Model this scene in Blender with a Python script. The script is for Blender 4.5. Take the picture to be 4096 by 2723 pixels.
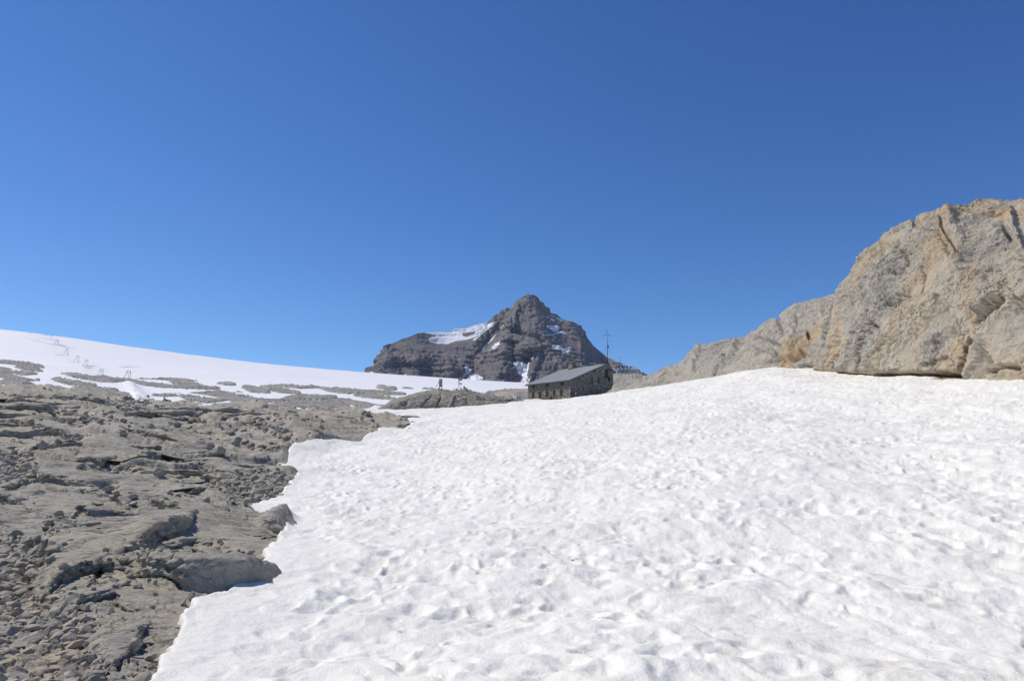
import bpy, bmesh, math, random
import numpy as np
from mathutils import Vector, Matrix
random.seed(7)
rng = np.random.default_rng(7)
for o in list(bpy.data.objects): bpy.data.objects.remove(o)
C = bpy.context.scene.collection
PI = math.pi

# ---------------------------------------------------------------- camera, sky, sun
F, CX, CY = 682.67, 512.0, 340.0           # 24 mm lens on 36 mm, picture 1024 wide
PITCH = math.atan(115.0 / F)               # eye-level horizon at row 455
cam_d = bpy.data.cameras.new('camera'); cam = bpy.data.objects.new('camera', cam_d); C.objects.link(cam)
cam_d.lens = 24.0; cam_d.sensor_width = 36.0; cam_d.clip_start = 0.1; cam_d.clip_end = 30000
cam.location = (0, 0, 0); cam.rotation_euler = (PI/2 + PITCH, 0, 0)
bpy.context.scene.camera = cam
SUN_AZ, SUN_EL = math.radians(-67), math.radians(53)      # azimuth from +Y, clockwise positive
sdir = Vector((math.sin(SUN_AZ)*math.cos(SUN_EL), math.cos(SUN_AZ)*math.cos(SUN_EL), math.sin(SUN_EL)))
W = bpy.data.worlds.new('World'); bpy.context.scene.world = W; W.use_nodes = True
nt = W.node_tree; nt.nodes.clear()
sky = nt.nodes.new('ShaderNodeTexSky'); sky.sky_type = 'NISHITA'; sky.sun_disc = False
sky.sun_elevation = SUN_EL; sky.sun_rotation = SUN_AZ
sky.altitude = 2600; sky.air_density = 1.0; sky.dust_density = 0.0; sky.ozone_density = 6.0
bg = nt.nodes.new('ShaderNodeBackground'); bg.inputs[1].default_value = 0.12
wo = nt.nodes.new('ShaderNodeOutputWorld')
sep = nt.nodes.new('ShaderNodeSeparateColor'); cmb = nt.nodes.new('ShaderNodeCombineColor'); nt.links.new(sky.outputs[0], sep.inputs[0])
for ch, (gm, k) in enumerate(((1.42, 1.34), (1.20, 1.09), (.98, 1.06))):      # thin dry air at 2600 m: a deeper blue than the model's
    m0 = nt.nodes.new('ShaderNodeMath'); m0.operation = 'MULTIPLY'; m0.inputs[1].default_value = .12; nt.links.new(sep.outputs[ch], m0.inputs[0])
    m1 = nt.nodes.new('ShaderNodeMath'); m1.operation = 'POWER'; m1.inputs[1].default_value = gm; nt.links.new(m0.outputs[0], m1.inputs[0])
    m2 = nt.nodes.new('ShaderNodeMath'); m2.operation = 'MULTIPLY'; m2.inputs[1].default_value = k/.12; nt.links.new(m1.outputs[0], m2.inputs[0])
    nt.links.new(m2.outputs[0], cmb.inputs[ch])
nt.links.new(cmb.outputs[0], bg.inputs[0]); nt.links.new(bg.outputs[0], wo.inputs[0])
sl = bpy.data.lights.new('sun', 'SUN'); sl.energy = 3.85; sl.angle = math.radians(0.55); sl.color = (1.0, 0.94, 0.855)
so = bpy.data.objects.new('sun', sl); C.objects.link(so); so.rotation_euler = (-sdir).to_track_quat('-Z', 'Y').to_euler()
vs = bpy.context.scene.view_settings
vs.view_transform = 'Standard'; vs.look = 'None'; vs.exposure = 0.0; vs.gamma = 1.0; vs.use_curve_mapping = False

# ---------------------------------------------------------------- survey helpers (photo rows/columns -> bearings)
cp, sp = math.cos(PITCH), math.sin(PITCH)
def bearing(u, v):
    "x/y and z/y of the line of sight through column u, row v"
    xc = (np.asarray(u, float)-CX)/F; yc = (CY-np.asarray(v, float))/F
    Y = cp - yc*sp; Z = sp + yc*cp
    return xc/Y, Z/Y
def rowcol(a, s):
    "inverse of bearing"
    Yc = cp + s*sp; Zc = s*cp - sp
    return CX + F*a/Yc, CY - F*Zc/Yc
def P(u, v, y):
    a, s = bearing(u, v); return Vector((float(a)*y, y, float(s)*y))

# ---------------------------------------------------------------- numpy noise
def _hash(ix, iy, iz, seed):
    h = (ix.astype(np.int64)*374761393 + iy.astype(np.int64)*668265263 + iz.astype(np.int64)*2147483647 + seed*1274126177) & 0xffffffff
    h = ((h ^ (h >> 13)) * 1274126177) & 0xffffffff
    h = (h ^ (h >> 16)) & 0xffffffff
    h = (h*2246822519) & 0xffffffff
    return h ^ (h >> 15)
def gn2(x, y, seed=0):
    x = np.asarray(x, np.float64); y = np.asarray(y, np.float64)
    ix = np.floor(x); iy = np.floor(y); fx = x-ix; fy = y-iy
    u = fx*fx*fx*(fx*(fx*6-15)+10); w = fy*fy*fy*(fy*(fy*6-15)+10)
    z0 = np.zeros_like(ix)
    def g(dx, dy):
        a = _hash(ix+dx, iy+dy, z0, seed)*(2*PI/4294967296.0)
        return np.cos(a)*(fx-dx)+np.sin(a)*(fy-dy)
    a0 = g(0, 0); a1 = g(1, 0); b0 = g(0, 1); b1 = g(1, 1)
    return ((a0+(a1-a0)*u) + ((b0+(b1-b0)*u)-(a0+(a1-a0)*u))*w)*1.5
def fbm2(x, y, o=4, seed=0, gain=.5, lac=2.03):
    r = 0; a = 1
    for i in range(o):
        r = r + a*gn2(x, y, seed+i*17); x = x*lac+3.1; y = y*lac+7.7; a *= gain
    return r
def rid2(x, y, o=4, seed=0, gain=.5):
    r = 0; a = 1
    for i in range(o):
        r = r + a*(1-2*np.abs(gn2(x, y, seed+i*17))); x = x*2.07+3.1; y = y*2.07+7.7; a *= gain
    return r
def gn3(x, y, z, seed=0):
    ix = np.floor(x); iy = np.floor(y); iz = np.floor(z); fx = x-ix; fy = y-iy; fz = z-iz
    sm = lambda t: t*t*t*(t*(t*6-15)+10)
    u, v, w = sm(fx), sm(fy), sm(fz)
    def g(dx, dy, dz):
        h = _hash(ix+dx, iy+dy, iz+dz, seed)
        c = ((h & 1023)/511.5-1); b = (((h >> 10) & 1023)/511.5-1); d = (((h >> 20) & 1023)/511.5-1)
        return c*(fx-dx)+b*(fy-dy)+d*(fz-dz)
    l = lambda a, b, t: a+(b-a)*t
    return l(l(l(g(0,0,0), g(1,0,0), u), l(g(0,1,0), g(1,1,0), u), v), l(l(g(0,0,1), g(1,0,1), u), l(g(0,1,1), g(1,1,1), u), v), w)*1.3
def fbm3(x, y, z, o=4, seed=0, gain=.5):
    r = 0; a = 1
    for i in range(o):
        r = r + a*gn3(x, y, z, seed+i*13); x = x*2.03+1.7; y = y*2.03+5.1; z = z*2.03+9.3; a *= gain
    return r
def rid3(x, y, z, o=4, seed=0, gain=.5):
    r = 0; a = 1
    for i in range(o):
        r = r + a*(1-2*np.abs(gn3(x, y, z, seed+i*13))); x = x*2.07+1.7; y = y*2.07+5.1; z = z*2.07+9.3; a *= gain
    return r
def wor2(x, y, seed=0, jit=.9):
    ix = np.floor(x); iy = np.floor(y); z0 = np.zeros_like(ix)
    f1 = np.full(x.shape, 9.); f2 = np.full(x.shape, 9.); cid = np.zeros(x.shape)
    for dx in (-1, 0, 1):
        for dy in (-1, 0, 1):
            h = _hash(ix+dx, iy+dy, z0, seed)
            px = ix+dx+.5+jit*((h & 65535)/65535.-.5); py = iy+dy+.5+jit*((h >> 16)/65535.-.5)
            d = np.hypot(px-x, py-y)
            n = d < f1
            f2 = np.where(n, f1, np.minimum(f2, d)); cid = np.where(n, (h & 4095)/4095., cid); f1 = np.where(n, d, f1)
    return f1, f2, cid
def slabs(x, y, seed, fn, k=16., jit=.85):
    "blend of one tilted plane per cell; fn(rand1, rand2, dx, dy) gives the plane"
    ix = np.floor(x); iy = np.floor(y); z0 = np.zeros_like(ix); ds = []; hs = []
    for dx in (-1, 0, 1):
        for dy in (-1, 0, 1):
            h = _hash(ix+dx, iy+dy, z0, seed); px = ix+dx+.5+jit*((h & 65535)/65535.-.5); py = iy+dy+.5+jit*((h >> 16)/65535.-.5)
            ds.append(np.hypot(px-x, py-y)); hs.append(fn((h & 4095)/4095., ((h >> 12) & 4095)/4095., x-px, y-py))
    f1 = np.minimum.reduce(ds); n = 0; w = 0; w2 = 0
    for d, q in zip(ds, hs): e = np.exp(-k*(d-f1)); n = n+e*q; w = w+e; w2 = w2+e*e
    return n/w, 1-w2/(w*w)
def sst(e0, e1, x):
    t = np.clip((x-e0)/(e1-e0), 0, 1); return t*t*(3-2*t)
def seg_dist(x, y, pts):
    "distance to polyline, signed side, param along 0..n"
    best = np.full(x.shape, 1e18); side = np.zeros(x.shape); par = np.zeros(x.shape); raw = np.zeros(x.shape)
    for k in range(len(pts)-1):
        x0, y0 = pts[k]; x1, y1 = pts[k+1]; dx, dy = x1-x0, y1-y0; L = dx*dx+dy*dy+1e-12
        t0 = ((x-x0)*dx+(y-y0)*dy)/L; t = np.clip(t0, 0, 1)
        d = (x-x0-t*dx)**2+(y-y0-t*dy)**2
        n = d < best
        best = np.where(n, d, best); pp = (dx*(y-y0)-dy*(x-x0))/math.sqrt(L); end = ((t0 < 0) if k == 0 else False) | ((t0 > 1) if k == len(pts)-2 else False)
        side = np.where(n, np.where(end, pp, np.sign(pp)*np.sqrt(d)), side); par = np.where(n, k+t, par)
        raw = np.where(n, k+t0, raw)
    return np.sqrt(best), side, par, raw
def in_poly(x, y, pts):
    c = np.zeros(x.shape, bool); n = len(pts)
    for i in range(n):
        x0, y0 = pts[i]; x1, y1 = pts[(i+1) % n]
        if y0 == y1: continue
        cond = ((y0 > y) != (y1 > y)) & (x < (x1-x0)*(y-y0)/(y1-y0)+x0)
        c ^= cond
    return c

# ---------------------------------------------------------------- the lie of the land: surveyed points (column: [(row, distance)...])
SURV = {
 -300: [(600,8.2),(550,12.2),(500,19),(455,31),(425,44),(400,62),(380,88),(366,130),(350,300),(300,1400)],
 -120: [(600,8.2),(550,12.2),(500,19.5),(455,32),(428,45),(404,63),(387,88),(376,125),(360,300),(320,1400)],
 0: [(640,6.6),(600,8.3),(550,12.3),(500,20),(455,32.5),(430,45),(408,63),(394,86),(383.5,115),(373,180),(361,300),(346,700),(330,1350)],
 130: [(640,6.6),(600,8.3),(550,12.3),(500,20),(455,32.5),(432,44),(414,62),(405,82),(397.5,108),(389,165),(378,300),(364,650),(348,1350)],
 260: [(640,6.7),(600,8.4),(550,12.4),(500,20),(455,32.8),(432,45),(420,60),(412,78),(405.5,100),(397,150),(384,300),(374,650),(365.5,1300)],
 360: [(640,6.8),(600,8.6),(550,12.6),(500,20),(462,31),(440,42),(424,55),(416,70),(410,92),(402,140),(390,300),(382,650),(374.5,1250)],
 450: [(640,6.8),(600,8.8),(540,13.5),(490,21),(455,31),(436,42),(422,58),(413,78),(408,95),(401,150),(392,300),(386,650),(381,1200)],
 521: [(640,6.8),(600,8.8),(530,14),(480,21),(445,31),(425,44),(411,64),(404,85),(402,110),(400.5,158),(394,300),(389.5,600),(386.3,1150)],
 610: [(640,6.8),(600,8.8),(520,14),(465,22),(430,33),(408,49),(394.5,70),(396,95),(400,150),(396,300),(391.5,600),(389,1100)],
 700: [(640,6.8),(590,9),(510,14),(455,22),(418,33),(394,48),(381,63),(385,90),(393,150),(395,300),(393,1100)],
 780: [(640,6.8),(590,9),(505,14),(450,21),(413,32),(385,45),(367.3,60),(378,85),(392,150),(394,400),(393,1100)],
 900: [(640,6.8),(590,9),(500,14),(445,21),(405,30),(380,38),(375.5,46),(380,85),(392,150),(393,1100)],
 1024: [(640,6.8),(590,8.6),(495,13.5),(435,19.5),(394,26),(378.5,31),(375,42),(385,85),(392,150),(393,1100)],
 1400: [(600,7),(500,11),(430,17),(395,24),(380,30),(380,50),(388,150),(392,1100)],
}
sa, sw, sly = [], [], []
for u, L in SURV.items():
    for v, y in L:
        a, s = bearing(u, v); sa.append(float(a)); sw.append(float(s)+1.65/y); sly.append(math.log(y))
for a in np.linspace(-1.9, 2.0, 9):
    for y in (0.8, 1.6, 3.0, 4.6):
        sa.append(a); sw.append(0.0 + .004*y); sly.append(math.log(y))
sa, sw, sly = map(np.array, (sa, sw, sly))
KA = 1.6
def tps(r2): return .5*r2*np.log(r2+1e-12)
n = len(sa); X = np.stack([sa*KA, sly], 1)
r2 = ((X[:, None]-X[None])**2).sum(-1); K = tps(r2)+np.eye(n)*2e-4
Pm = np.hstack([np.ones((n, 1)), X]); A_ = np.block([[K, Pm], [Pm.T, np.zeros((3, 3))]])
wts = np.linalg.solve(A_, np.concatenate([sw, np.zeros(3)]))
GA = np.linspace(-2.2, 2.4, 401); GL = np.linspace(math.log(.8), math.log(1700), 401)
gx, gy = np.meshgrid(GA*KA, GL, indexing='ij')
TB = np.zeros(gx.shape)
for i in range(n): TB += wts[i]*tps((gx-X[i, 0])**2+(gy-X[i, 1])**2)
TB += wts[n]+wts[n+1]*gx+wts[n+2]*gy
def wslope(a, y):
    fi = np.clip((a-GA[0])/(GA[1]-GA[0]), 0, 399.999); fj = np.clip((np.log(y)-GL[0])/(GL[1]-GL[0]), 0, 399.999)
    i = fi.astype(int); j = fj.astype(int); fi = fi-i; fj = fj-j
    return (TB[i, j]*(1-fi)+TB[i+1, j]*fi)*(1-fj)+(TB[i, j+1]*(1-fi)+TB[i+1, j+1]*fi)*fj
def base(x, y): return y*wslope(x/y, y)-1.65
YS = np.exp(np.linspace(math.log(1.5), math.log(1500), 1400))
def ground(u, v):
    "where the line of sight through (u, v) first meets the smooth land"
    a, s = bearing(u, v); z = base(a*YS, YS); hit = np.where(z/YS >= s)[0]
    k = hit[0] if len(hit) else len(YS)-1
    y = YS[k]
    if k > 0:
        d0 = z[k-1]/YS[k-1]-s; d1 = z[k]/YS[k]-s
        if d1 > d0: y = YS[k-1]+(YS[k]-YS[k-1])*np.clip(-d0/(d1-d0), 0, 1)
    return float(a)*y, float(y)
def gpoly(pts): return [ground(*p) for p in pts]
# survey frames of the enlarged detail views used while measuring (native px -> 1024-wide columns/rows)
def fr(x0, y0, k): return lambda *p: [((x0+x/k)/4, (y0+y/k)/4) for x, y in p]
q1 = fr(0, 1500, 1.966); q2 = fr(0, 2050, 1.966); z1 = fr(2000, 1280, 3.9317); z2 = fr(1350, 1120, 1.7474)
z3 = fr(0, 1280, 2.359); z4 = fr(900, 1400, 1.9658); z5 = fr(2400, 780, 1.391); zf = fr(0, 0, .57593)
z6 = fr(2380, 1300, 7.84); z7 = fr(1720, 1480, 13.067); zp = fr(80, 1320, 9.073); zq = fr(340, 1440, 6.553); zh = fr(2090, 1530, 9.073)
zb = fr(2000, 1560, 19.66)
# ---------------------------------------------------------------- object helpers
def tag(o, label=None, cat=None, group=None, kind=None):
    if label: o['label'] = label
    if cat: o['category'] = cat
    if group: o['group'] = group
    if kind: o['kind'] = kind
    return o
def link(name, me, mat=None, parent=None):
    o = bpy.data.objects.new(name, me); C.objects.link(o)
    if mat is not None:
        for m in (mat if isinstance(mat, (list, tuple)) else [mat]): me.materials.append(m)
    if parent is not None: o.parent = parent
    return o
def empty(name, loc, rz=0, **k):
    o = bpy.data.objects.new(name, None); C.objects.link(o); o.location = loc; o.rotation_euler = (0, 0, rz)
    o.empty_display_size = .2
    return tag(o, **k)
def np_mesh(name, V, faces, smooth=True, mats=None, attrs=None):
    "V (n,3), faces (m,k) array"
    me = bpy.data.meshes.new(name); V = np.ascontiguousarray(V, np.float32); Fc = np.ascontiguousarray(faces, np.int32)
    me.vertices.add(len(V)); me.vertices.foreach_set('co', V.ravel())
    m, k = Fc.shape
    me.loops.add(m*k); me.loops.foreach_set('vertex_index', Fc.ravel())
    me.polygons.add(m); me.polygons.foreach_set('loop_start', np.arange(0, m*k, k, dtype=np.int32))
    try: me.polygons.foreach_set('loop_total', np.full(m, k, np.int32))
    except Exception: pass
    if mats is not None: me.polygons.foreach_set('material_index', np.ascontiguousarray(mats, np.int32))
    me.update(calc_edges=True)
    me.polygons.foreach_set('use_smooth', np.full(m, smooth, bool))
    for nm, arr in (attrs or {}).items():
        at = me.attributes.new(nm, 'FLOAT', 'POINT'); at.data.foreach_set('value', np.ascontiguousarray(arr, np.float32))
    return me
def grid_faces(ni, nj, mask=None):
    i, j = np.meshgrid(np.arange(ni-1), np.arange(nj-1), indexing='ij')
    a = (i*nj+j).ravel(); f = np.stack([a, a+nj, a+nj+1, a+1], 1)
    if mask is not None:
        f = f[mask.ravel()[f].any(1)]
    return f
def compact(V, f, attrs=None):
    used = np.zeros(len(V), bool); used[f.ravel()] = True; idx = np.cumsum(used)-1
    return V[used], idx[f], {k: a[used] for k, a in (attrs or {}).items()}

class MB:
    "collects boxes, bars, prisms, tubes; build() links them as one mesh"
    def __init__(s): s.v = []; s.f = []
    def add(s, vs, fs):
        o = len(s.v); s.v += [tuple(p) for p in vs]; s.f += [tuple(i+o for i in q) for q in fs]; return s
    def box(s, x0, x1, y0, y1, z0, z1):
        return s.add([(x0,y0,z0),(x1,y0,z0),(x1,y1,z0),(x0,y1,z0),(x0,y0,z1),(x1,y0,z1),(x1,y1,z1),(x0,y1,z1)],
                     [(0,3,2,1),(4,5,6,7),(0,1,5,4),(1,2,6,5),(2,3,7,6),(3,0,4,7)])
    def hexa(s, b, t): return s.add(list(b)+list(t), [(0,3,2,1),(4,5,6,7),(0,1,5,4),(1,2,6,5),(2,3,7,6),(3,0,4,7)])
    def tube(s, pts, r, n=8, cap=True):
        pts = [Vector(p) for p in pts]; rr = r if isinstance(r, (list, tuple)) else [r]*len(pts); rings = []
        o = len(s.v)
        for k, p in enumerate(pts):
            d = (pts[min(k+1, len(pts)-1)]-pts[max(k-1, 0)]).normalized()
            a = d.cross(Vector((0, 0, 1)));  a = Vector((1, 0, 0)) if a.length < 1e-3 else a.normalized(); b = d.cross(a)
            for i in range(n):
                t = 2*PI*i/n; s.v.append(tuple(p+(a*math.cos(t)+b*math.sin(t))*rr[k]))
        for k in range(len(pts)-1):
            for i in range(n): s.f.append((o+k*n+i, o+k*n+(i+1) % n, o+(k+1)*n+(i+1) % n, o+(k+1)*n+i))
        if cap:
            s.f.append(tuple(o+i for i in range(n))[::-1]); s.f.append(tuple(o+(len(pts)-1)*n+i for i in range(n)))
        return s
    def ball(s, c, r, n=10, sc=(1, 1, 1)):
        bm = bmesh.new(); bmesh.ops.create_uvsphere(bm, u_segments=n, v_segments=n//2+2, radius=1)
        s.add([(c[0]+v.co.x*r*sc[0], c[1]+v.co.y*r*sc[1], c[2]+v.co.z*r*sc[2]) for v in bm.verts], [tuple(v.index for v in f.verts) for f in bm.faces]); bm.free(); return s
    def prism(s, poly, y0, y1):
        "poly in (x,z), extruded along y"
        m = len(poly); return s.add([(x, y0, z) for x, z in poly]+[(x, y1, z) for x, z in poly],
            [tuple(range(m)), tuple(range(2*m-1, m-1, -1))]+[(i, m+i, m+(i+1) % m, (i+1) % m) for i in range(m)])
    def build(s, name, mat, parent=None, smooth=False):
        me = bpy.data.meshes.new(name); me.from_pydata(s.v, [], s.f); me.update()
        bm = bmesh.new(); bm.from_mesh(me); bmesh.ops.recalc_face_normals(bm, faces=bm.faces); bm.to_mesh(me); bm.free()
        if smooth: me.polygons.foreach_set('use_smooth', [True]*len(me.polygons))
        return link(name, me, mat, parent)

# ---------------------------------------------------------------- materials
class N:
    def __init__(s, name):
        s.m = bpy.data.materials.new(name); s.m.use_nodes = True; s.t = s.m.node_tree; s.t.nodes.clear()
        s.out = s.t.nodes.new('ShaderNodeOutputMaterial'); s.b = s.t.nodes.new('ShaderNodeBsdfPrincipled'); s.t.links.new(s.b.outputs[0], s.out.inputs[0])
        s.geo = s.t.nodes.new('ShaderNodeNewGeometry'); s.pos = s.geo.outputs['Position']
    def l(s, a, b): s.t.links.new(a, b)
    def setv(s, inp, v):
        if isinstance(v, bpy.types.NodeSocket): s.l(v, inp)
        else: inp.default_value = v
    def objpos(s): s.pos = s.t.nodes.new('ShaderNodeTexCoord').outputs['Object']; return s
    def map(s, sc=(1, 1, 1), rot=(0, 0, 0), src=None):
        n = s.t.nodes.new('ShaderNodeMapping'); s.l(src or s.pos, n.inputs[0]); n.inputs['Scale'].default_value = sc; n.inputs['Rotation'].default_value = rot; return n.outputs[0]
    def noise(s, scale, det=6, rough=.55, vec=None, dist=0):
        n = s.t.nodes.new('ShaderNodeTexNoise'); s.l(vec or s.pos, n.inputs['Vector']); n.inputs['Scale'].default_value = scale
        n.inputs['Detail'].default_value = det; n.inputs['Roughness'].default_value = rough; n.inputs['Distortion'].default_value = dist; return n.outputs[0]
    def vor(s, scale, vec=None, feat='F1', out=0, rnd=1):
        n = s.t.nodes.new('ShaderNodeTexVoronoi'); n.feature = feat; s.l(vec or s.pos, n.inputs['Vector']); n.inputs['Scale'].default_value = scale; n.inputs['Randomness'].default_value = rnd; return n.outputs[out]
    def ramp(s, fac, stops, interp='LINEAR'):
        n = s.t.nodes.new('ShaderNodeValToRGB'); s.l(fac, n.inputs[0]); cr = n.color_ramp; cr.interpolation = interp
        while len(cr.elements) < len(stops): cr.elements.new(.5)
        for e, (p, c) in zip(cr.elements, stops):
            e.position = p; e.color = (c, c, c, 1) if isinstance(c, (int, float)) else (*c, 1)
        return n.outputs[0]
    def mix(s, f, a, b, mode='MIX'):
        n = s.t.nodes.new('ShaderNodeMix'); n.data_type = 'RGBA'; n.blend_type = mode
        s.setv(n.inputs[0], f)
        for i, v in ((6, a), (7, b)):
            if isinstance(v, tuple): v = (*v, 1)
            s.setv(n.inputs[i], v)
        return n.outputs[2]
    def math(s, op, a, b=0.0):
        n = s.t.nodes.new('ShaderNodeMath'); n.operation = op; s.setv(n.inputs[0], a); s.setv(n.inputs[1], b); return n.outputs[0]
    def attr(s, nm):
        n = s.t.nodes.new('ShaderNodeAttribute'); n.attribute_name = nm; return n.outputs['Fac']
    def bump(s, h, st, dist, prev=None):
        n = s.t.nodes.new('ShaderNodeBump'); s.l(h, n.inputs['Height']); n.inputs['Strength'].default_value = st; n.inputs['Distance'].default_value = dist
        if prev is not None: s.l(prev, n.inputs['Normal'])
        return n.outputs[0]
    def done(s, col=None, rough=.9, nrm=None, spec=.3, metal=0):
        if col is not None:
            if isinstance(col, tuple): s.b.inputs['Base Color'].default_value = (*col, 1)
            else: s.l(col, s.b.inputs['Base Color'])
        s.setv(s.b.inputs['Roughness'], rough); s.b.inputs['Specular IOR Level'].default_value = spec; s.b.inputs['Metallic'].default_value = metal
        if nrm is not None: s.l(nrm, s.b.inputs['Normal'])
        return s.m
def flat(name, col, rough=.6, metal=0, spec=.4, var=.12, scale=3):
    n = N(name); n.objpos(); f = n.noise(scale, 5)
    c = n.mix(n.ramp(f, [(.3, 0.), (.7, 1.)]), tuple(x*(1-var) for x in col), tuple(min(1, x*(1+var)) for x in col))
    return n.done(c, rough, n.bump(n.noise(scale*8, 3), .1, .01), spec, metal)

def rock_mat(name, c0, c1, tan, orange, sc=1.0, rot=(0, 0, math.radians(52)), tanamt=.5, bumpd=.02, vein=True, ora=(.66, .78), fine=1.0, strat=None, omap=(.5, 1.6, 1.6), oamt=.8, osc=1.1):
    n = N(name); CR = []
    big = n.noise(.35*sc, 5); mid = n.noise(2.2*sc, 8, .62)
    st = n.noise(1.0, 7, .6, n.map(strat or (.6*sc, 5*sc, 5*sc), rot), 1.5)
    c = n.mix(n.ramp(mid, [(.3, 0.), (.7, 1.)]), c0, c1)
    c = n.mix(n.math('MULTIPLY', n.ramp(big, [(.42, 0.), (.62, 1.)]), tanamt), c, tan)
    c = n.mix(n.math('MULTIPLY', n.ramp(st, [(.35, .0), (.75, .55)]), .7), c, tuple(x*1.25 for x in c1))
    pit = n.noise(14*sc*fine, 5, .65)
    c = n.mix(n.math('MULTIPLY', n.ramp(pit, [(.28, 1.), (.46, 0.)]), .45), c, tuple(x*.6 for x in c0))
    if orange is not None:
        om = n.noise(osc*sc, 7, .62, n.map(omap, rot), 1.0)
        c = n.mix(n.math('MULTIPLY', n.ramp(om, [(ora[0], 0.), (ora[1], 1.)]), oamt), c, orange)
    for (cs_, w_, am) in ((.55, .012, .55), (1.6, .016, .4)):     # joints and bedding cracks
        cn = n.noise(cs_*sc, 5, .55, n.map((.35, 2.6, 2.0), rot), .6); ck = n.ramp(cn, [(.5-w_, 0.), (.5, 1.), (.5+w_, 0.)])
        gate = n.ramp(n.noise(.5*sc, 3), [(.42, 0.), (.55, 1.)]); ckm = n.math('MULTIPLY', ck, gate); CR.append(ckm)
        c = n.mix(n.math('MULTIPLY', ckm, am), c, tuple(x*.45 for x in c0))
    if vein:
        vv = n.vor(.55*sc, n.map((.7, 3.0, 1.5), rot, n.mix(.12, n.pos, n.noise(2*sc, 4, .5), 'ADD')), 'DISTANCE_TO_EDGE')
        c = n.mix(n.math('MULTIPLY', n.ramp(vv, [(.0, 1.), (.014, 0.)]), n.ramp(n.noise(.6*sc, 3), [(.5, 0.), (.62, .6)])), c, (.42, .38, .31))
    h = n.math('ADD', n.math('MULTIPLY', st, .8), n.math('ADD', n.math('MULTIPLY', pit, .5), n.math('MULTIPLY', n.noise(5*sc*fine, 8, .7), .8)))
    h = n.math('SUBTRACT', h, n.math('MULTIPLY', n.math('ADD', CR[0], CR[1]), .5))
    nb = n.bump(h, 1.0, bumpd)
    nb = n.bump(n.noise(38*sc*fine, 4, .7), .6, bumpd*.25, nb)
    return n.done(c, .92, nb, .2)
M_rock = rock_mat('limestone', (.30, .272, .222), (.485, .445, .36), (.51, .435, .30), (.34, .23, .12), sc=.9, tanamt=.5, bumpd=.08)
M_rockfar = rock_mat('limestone_far', (.24, .228, .205), (.43, .41, .365), (.43, .385, .30), (.30, .22, .13), sc=.22, bumpd=.35, vein=False, fine=.8)
M_knoll = rock_mat('knoll_limestone', (.25, .23, .185), (.37, .34, .275), (.39, .335, .235), (.33, .23, .13), sc=.4, bumpd=.08, vein=False)
M_cliff = rock_mat('cliff_limestone', (.29, .262, .215), (.47, .43, .35), (.52, .415, .27), (.54, .38, .21), omap=(1, 1, .45), oamt=.75, osc=.5, sc=.42, rot=(0, math.radians(20), 0), tanamt=.75, bumpd=.13, vein=False, ora=(.46, .66), strat=(.5, .5, 2.2))
M_ridge = rock_mat('ridge_limestone', (.29, .266, .222), (.43, .395, .33), (.45, .385, .28), (.46, .33, .19), sc=.32, rot=(0, math.radians(15), 0), tanamt=.6, bumpd=.09, vein=False, ora=(.62, .74))
M_stone = rock_mat('loose_stone', (.28, .25, .20), (.47, .42, .33), (.45, .35, .21), (.34, .22, .11), sc=2.0, bumpd=.01, vein=False, ora=(.7, .8))
def snow_mat(name, sc, dirt, bd, tint=(.905, .868, .76)):
    n = N(name)
    d = n.noise(.5*sc, 8, .65, None, .6); d2 = n.noise(.12*sc, 4, .6)
    c = n.mix(n.math('MULTIPLY', n.ramp(d, [(.50, 0.), (.72, 1.)]), n.math('MULTIPLY', n.ramp(d2, [(.35, .3), (.65, 1.)]), dirt)), tint, (.62, .575, .50))
    c = n.mix(n.math('MULTIPLY', n.ramp(n.noise(9*sc, 4, .7), [(.6, 0.), (.75, 1.)]), dirt*.5), c, (.66, .63, .57))
    c = n.mix(n.math('MULTIPLY', n.ramp(n.noise(46*sc, 3, .8), [(.68, 0.), (.76, 1.)]), n.math('MULTIPLY', n.ramp(n.noise(.9*sc, 5, .7), [(.45, 0.), (.7, 1.)]), min(1, dirt*1.5))), c, (.42, .37, .30))
    c = n.mix(n.attr('dirt'), c, (.30, .25, .19))
    nb = n.bump(n.noise(7*sc, 8, .65), .7, bd)
    nb = n.bump(n.noise(90*sc, 2, .6), .5, bd*.12, nb)
    m = n.done(c, .55, nb, .25)
    return m
M_snow = snow_mat('snow', 1.0, .75, .05)
M_glac = snow_mat('glacier_snow', .05, .12, .25, (.89, .87, .83))
# ---------------------------------------------------------------- near land: surveyed outlines
def xs(*segs):
    o = []
    for s in segs: o += s
    return o
SNOW_EDGE = zf((368,1568),(396,1500),(428,1428),(478,1390),(560,1352),(616,1330),(624,1310),(608,1268),(640,1242),(652,1210),(664,1192),(640,1188),
    (600,1198),(572,1192),(563,1177),(600,1160),(640,1143),(662,1125),(680,1102),(660,1085),(636,1071),(650,1055),(668,1042),(720,1026),(780,1020),
    (830,1010),(900,992),(966,976),(955,966),(930,958),(890,955),(840,950),(818,944),(870,938),(900,934))
SNOW_POLY = [(-2.3, .6), (-2.35, 3.6)]+gpoly(SNOW_EDGE)+[(-12, 112), (5, 122), (30, 125), (80, 110), (130, 60), (120, .6)]
PATCHES = [gpoly(z4(*p)) for p in [
    [(296,482),(340,474),(400,475),(432,483),(380,492),(330,492)], [(482,463),(540,455),(600,458),(614,466),(560,474),(510,472)],
    [(600,474),(680,468),(780,474),(838,482),(830,492),(740,494),(660,488)], [(700,512),(760,501),(830,495),(800,508),(740,517)],
    [(160,485),(190,480),(210,488),(180,494)]]]
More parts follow.
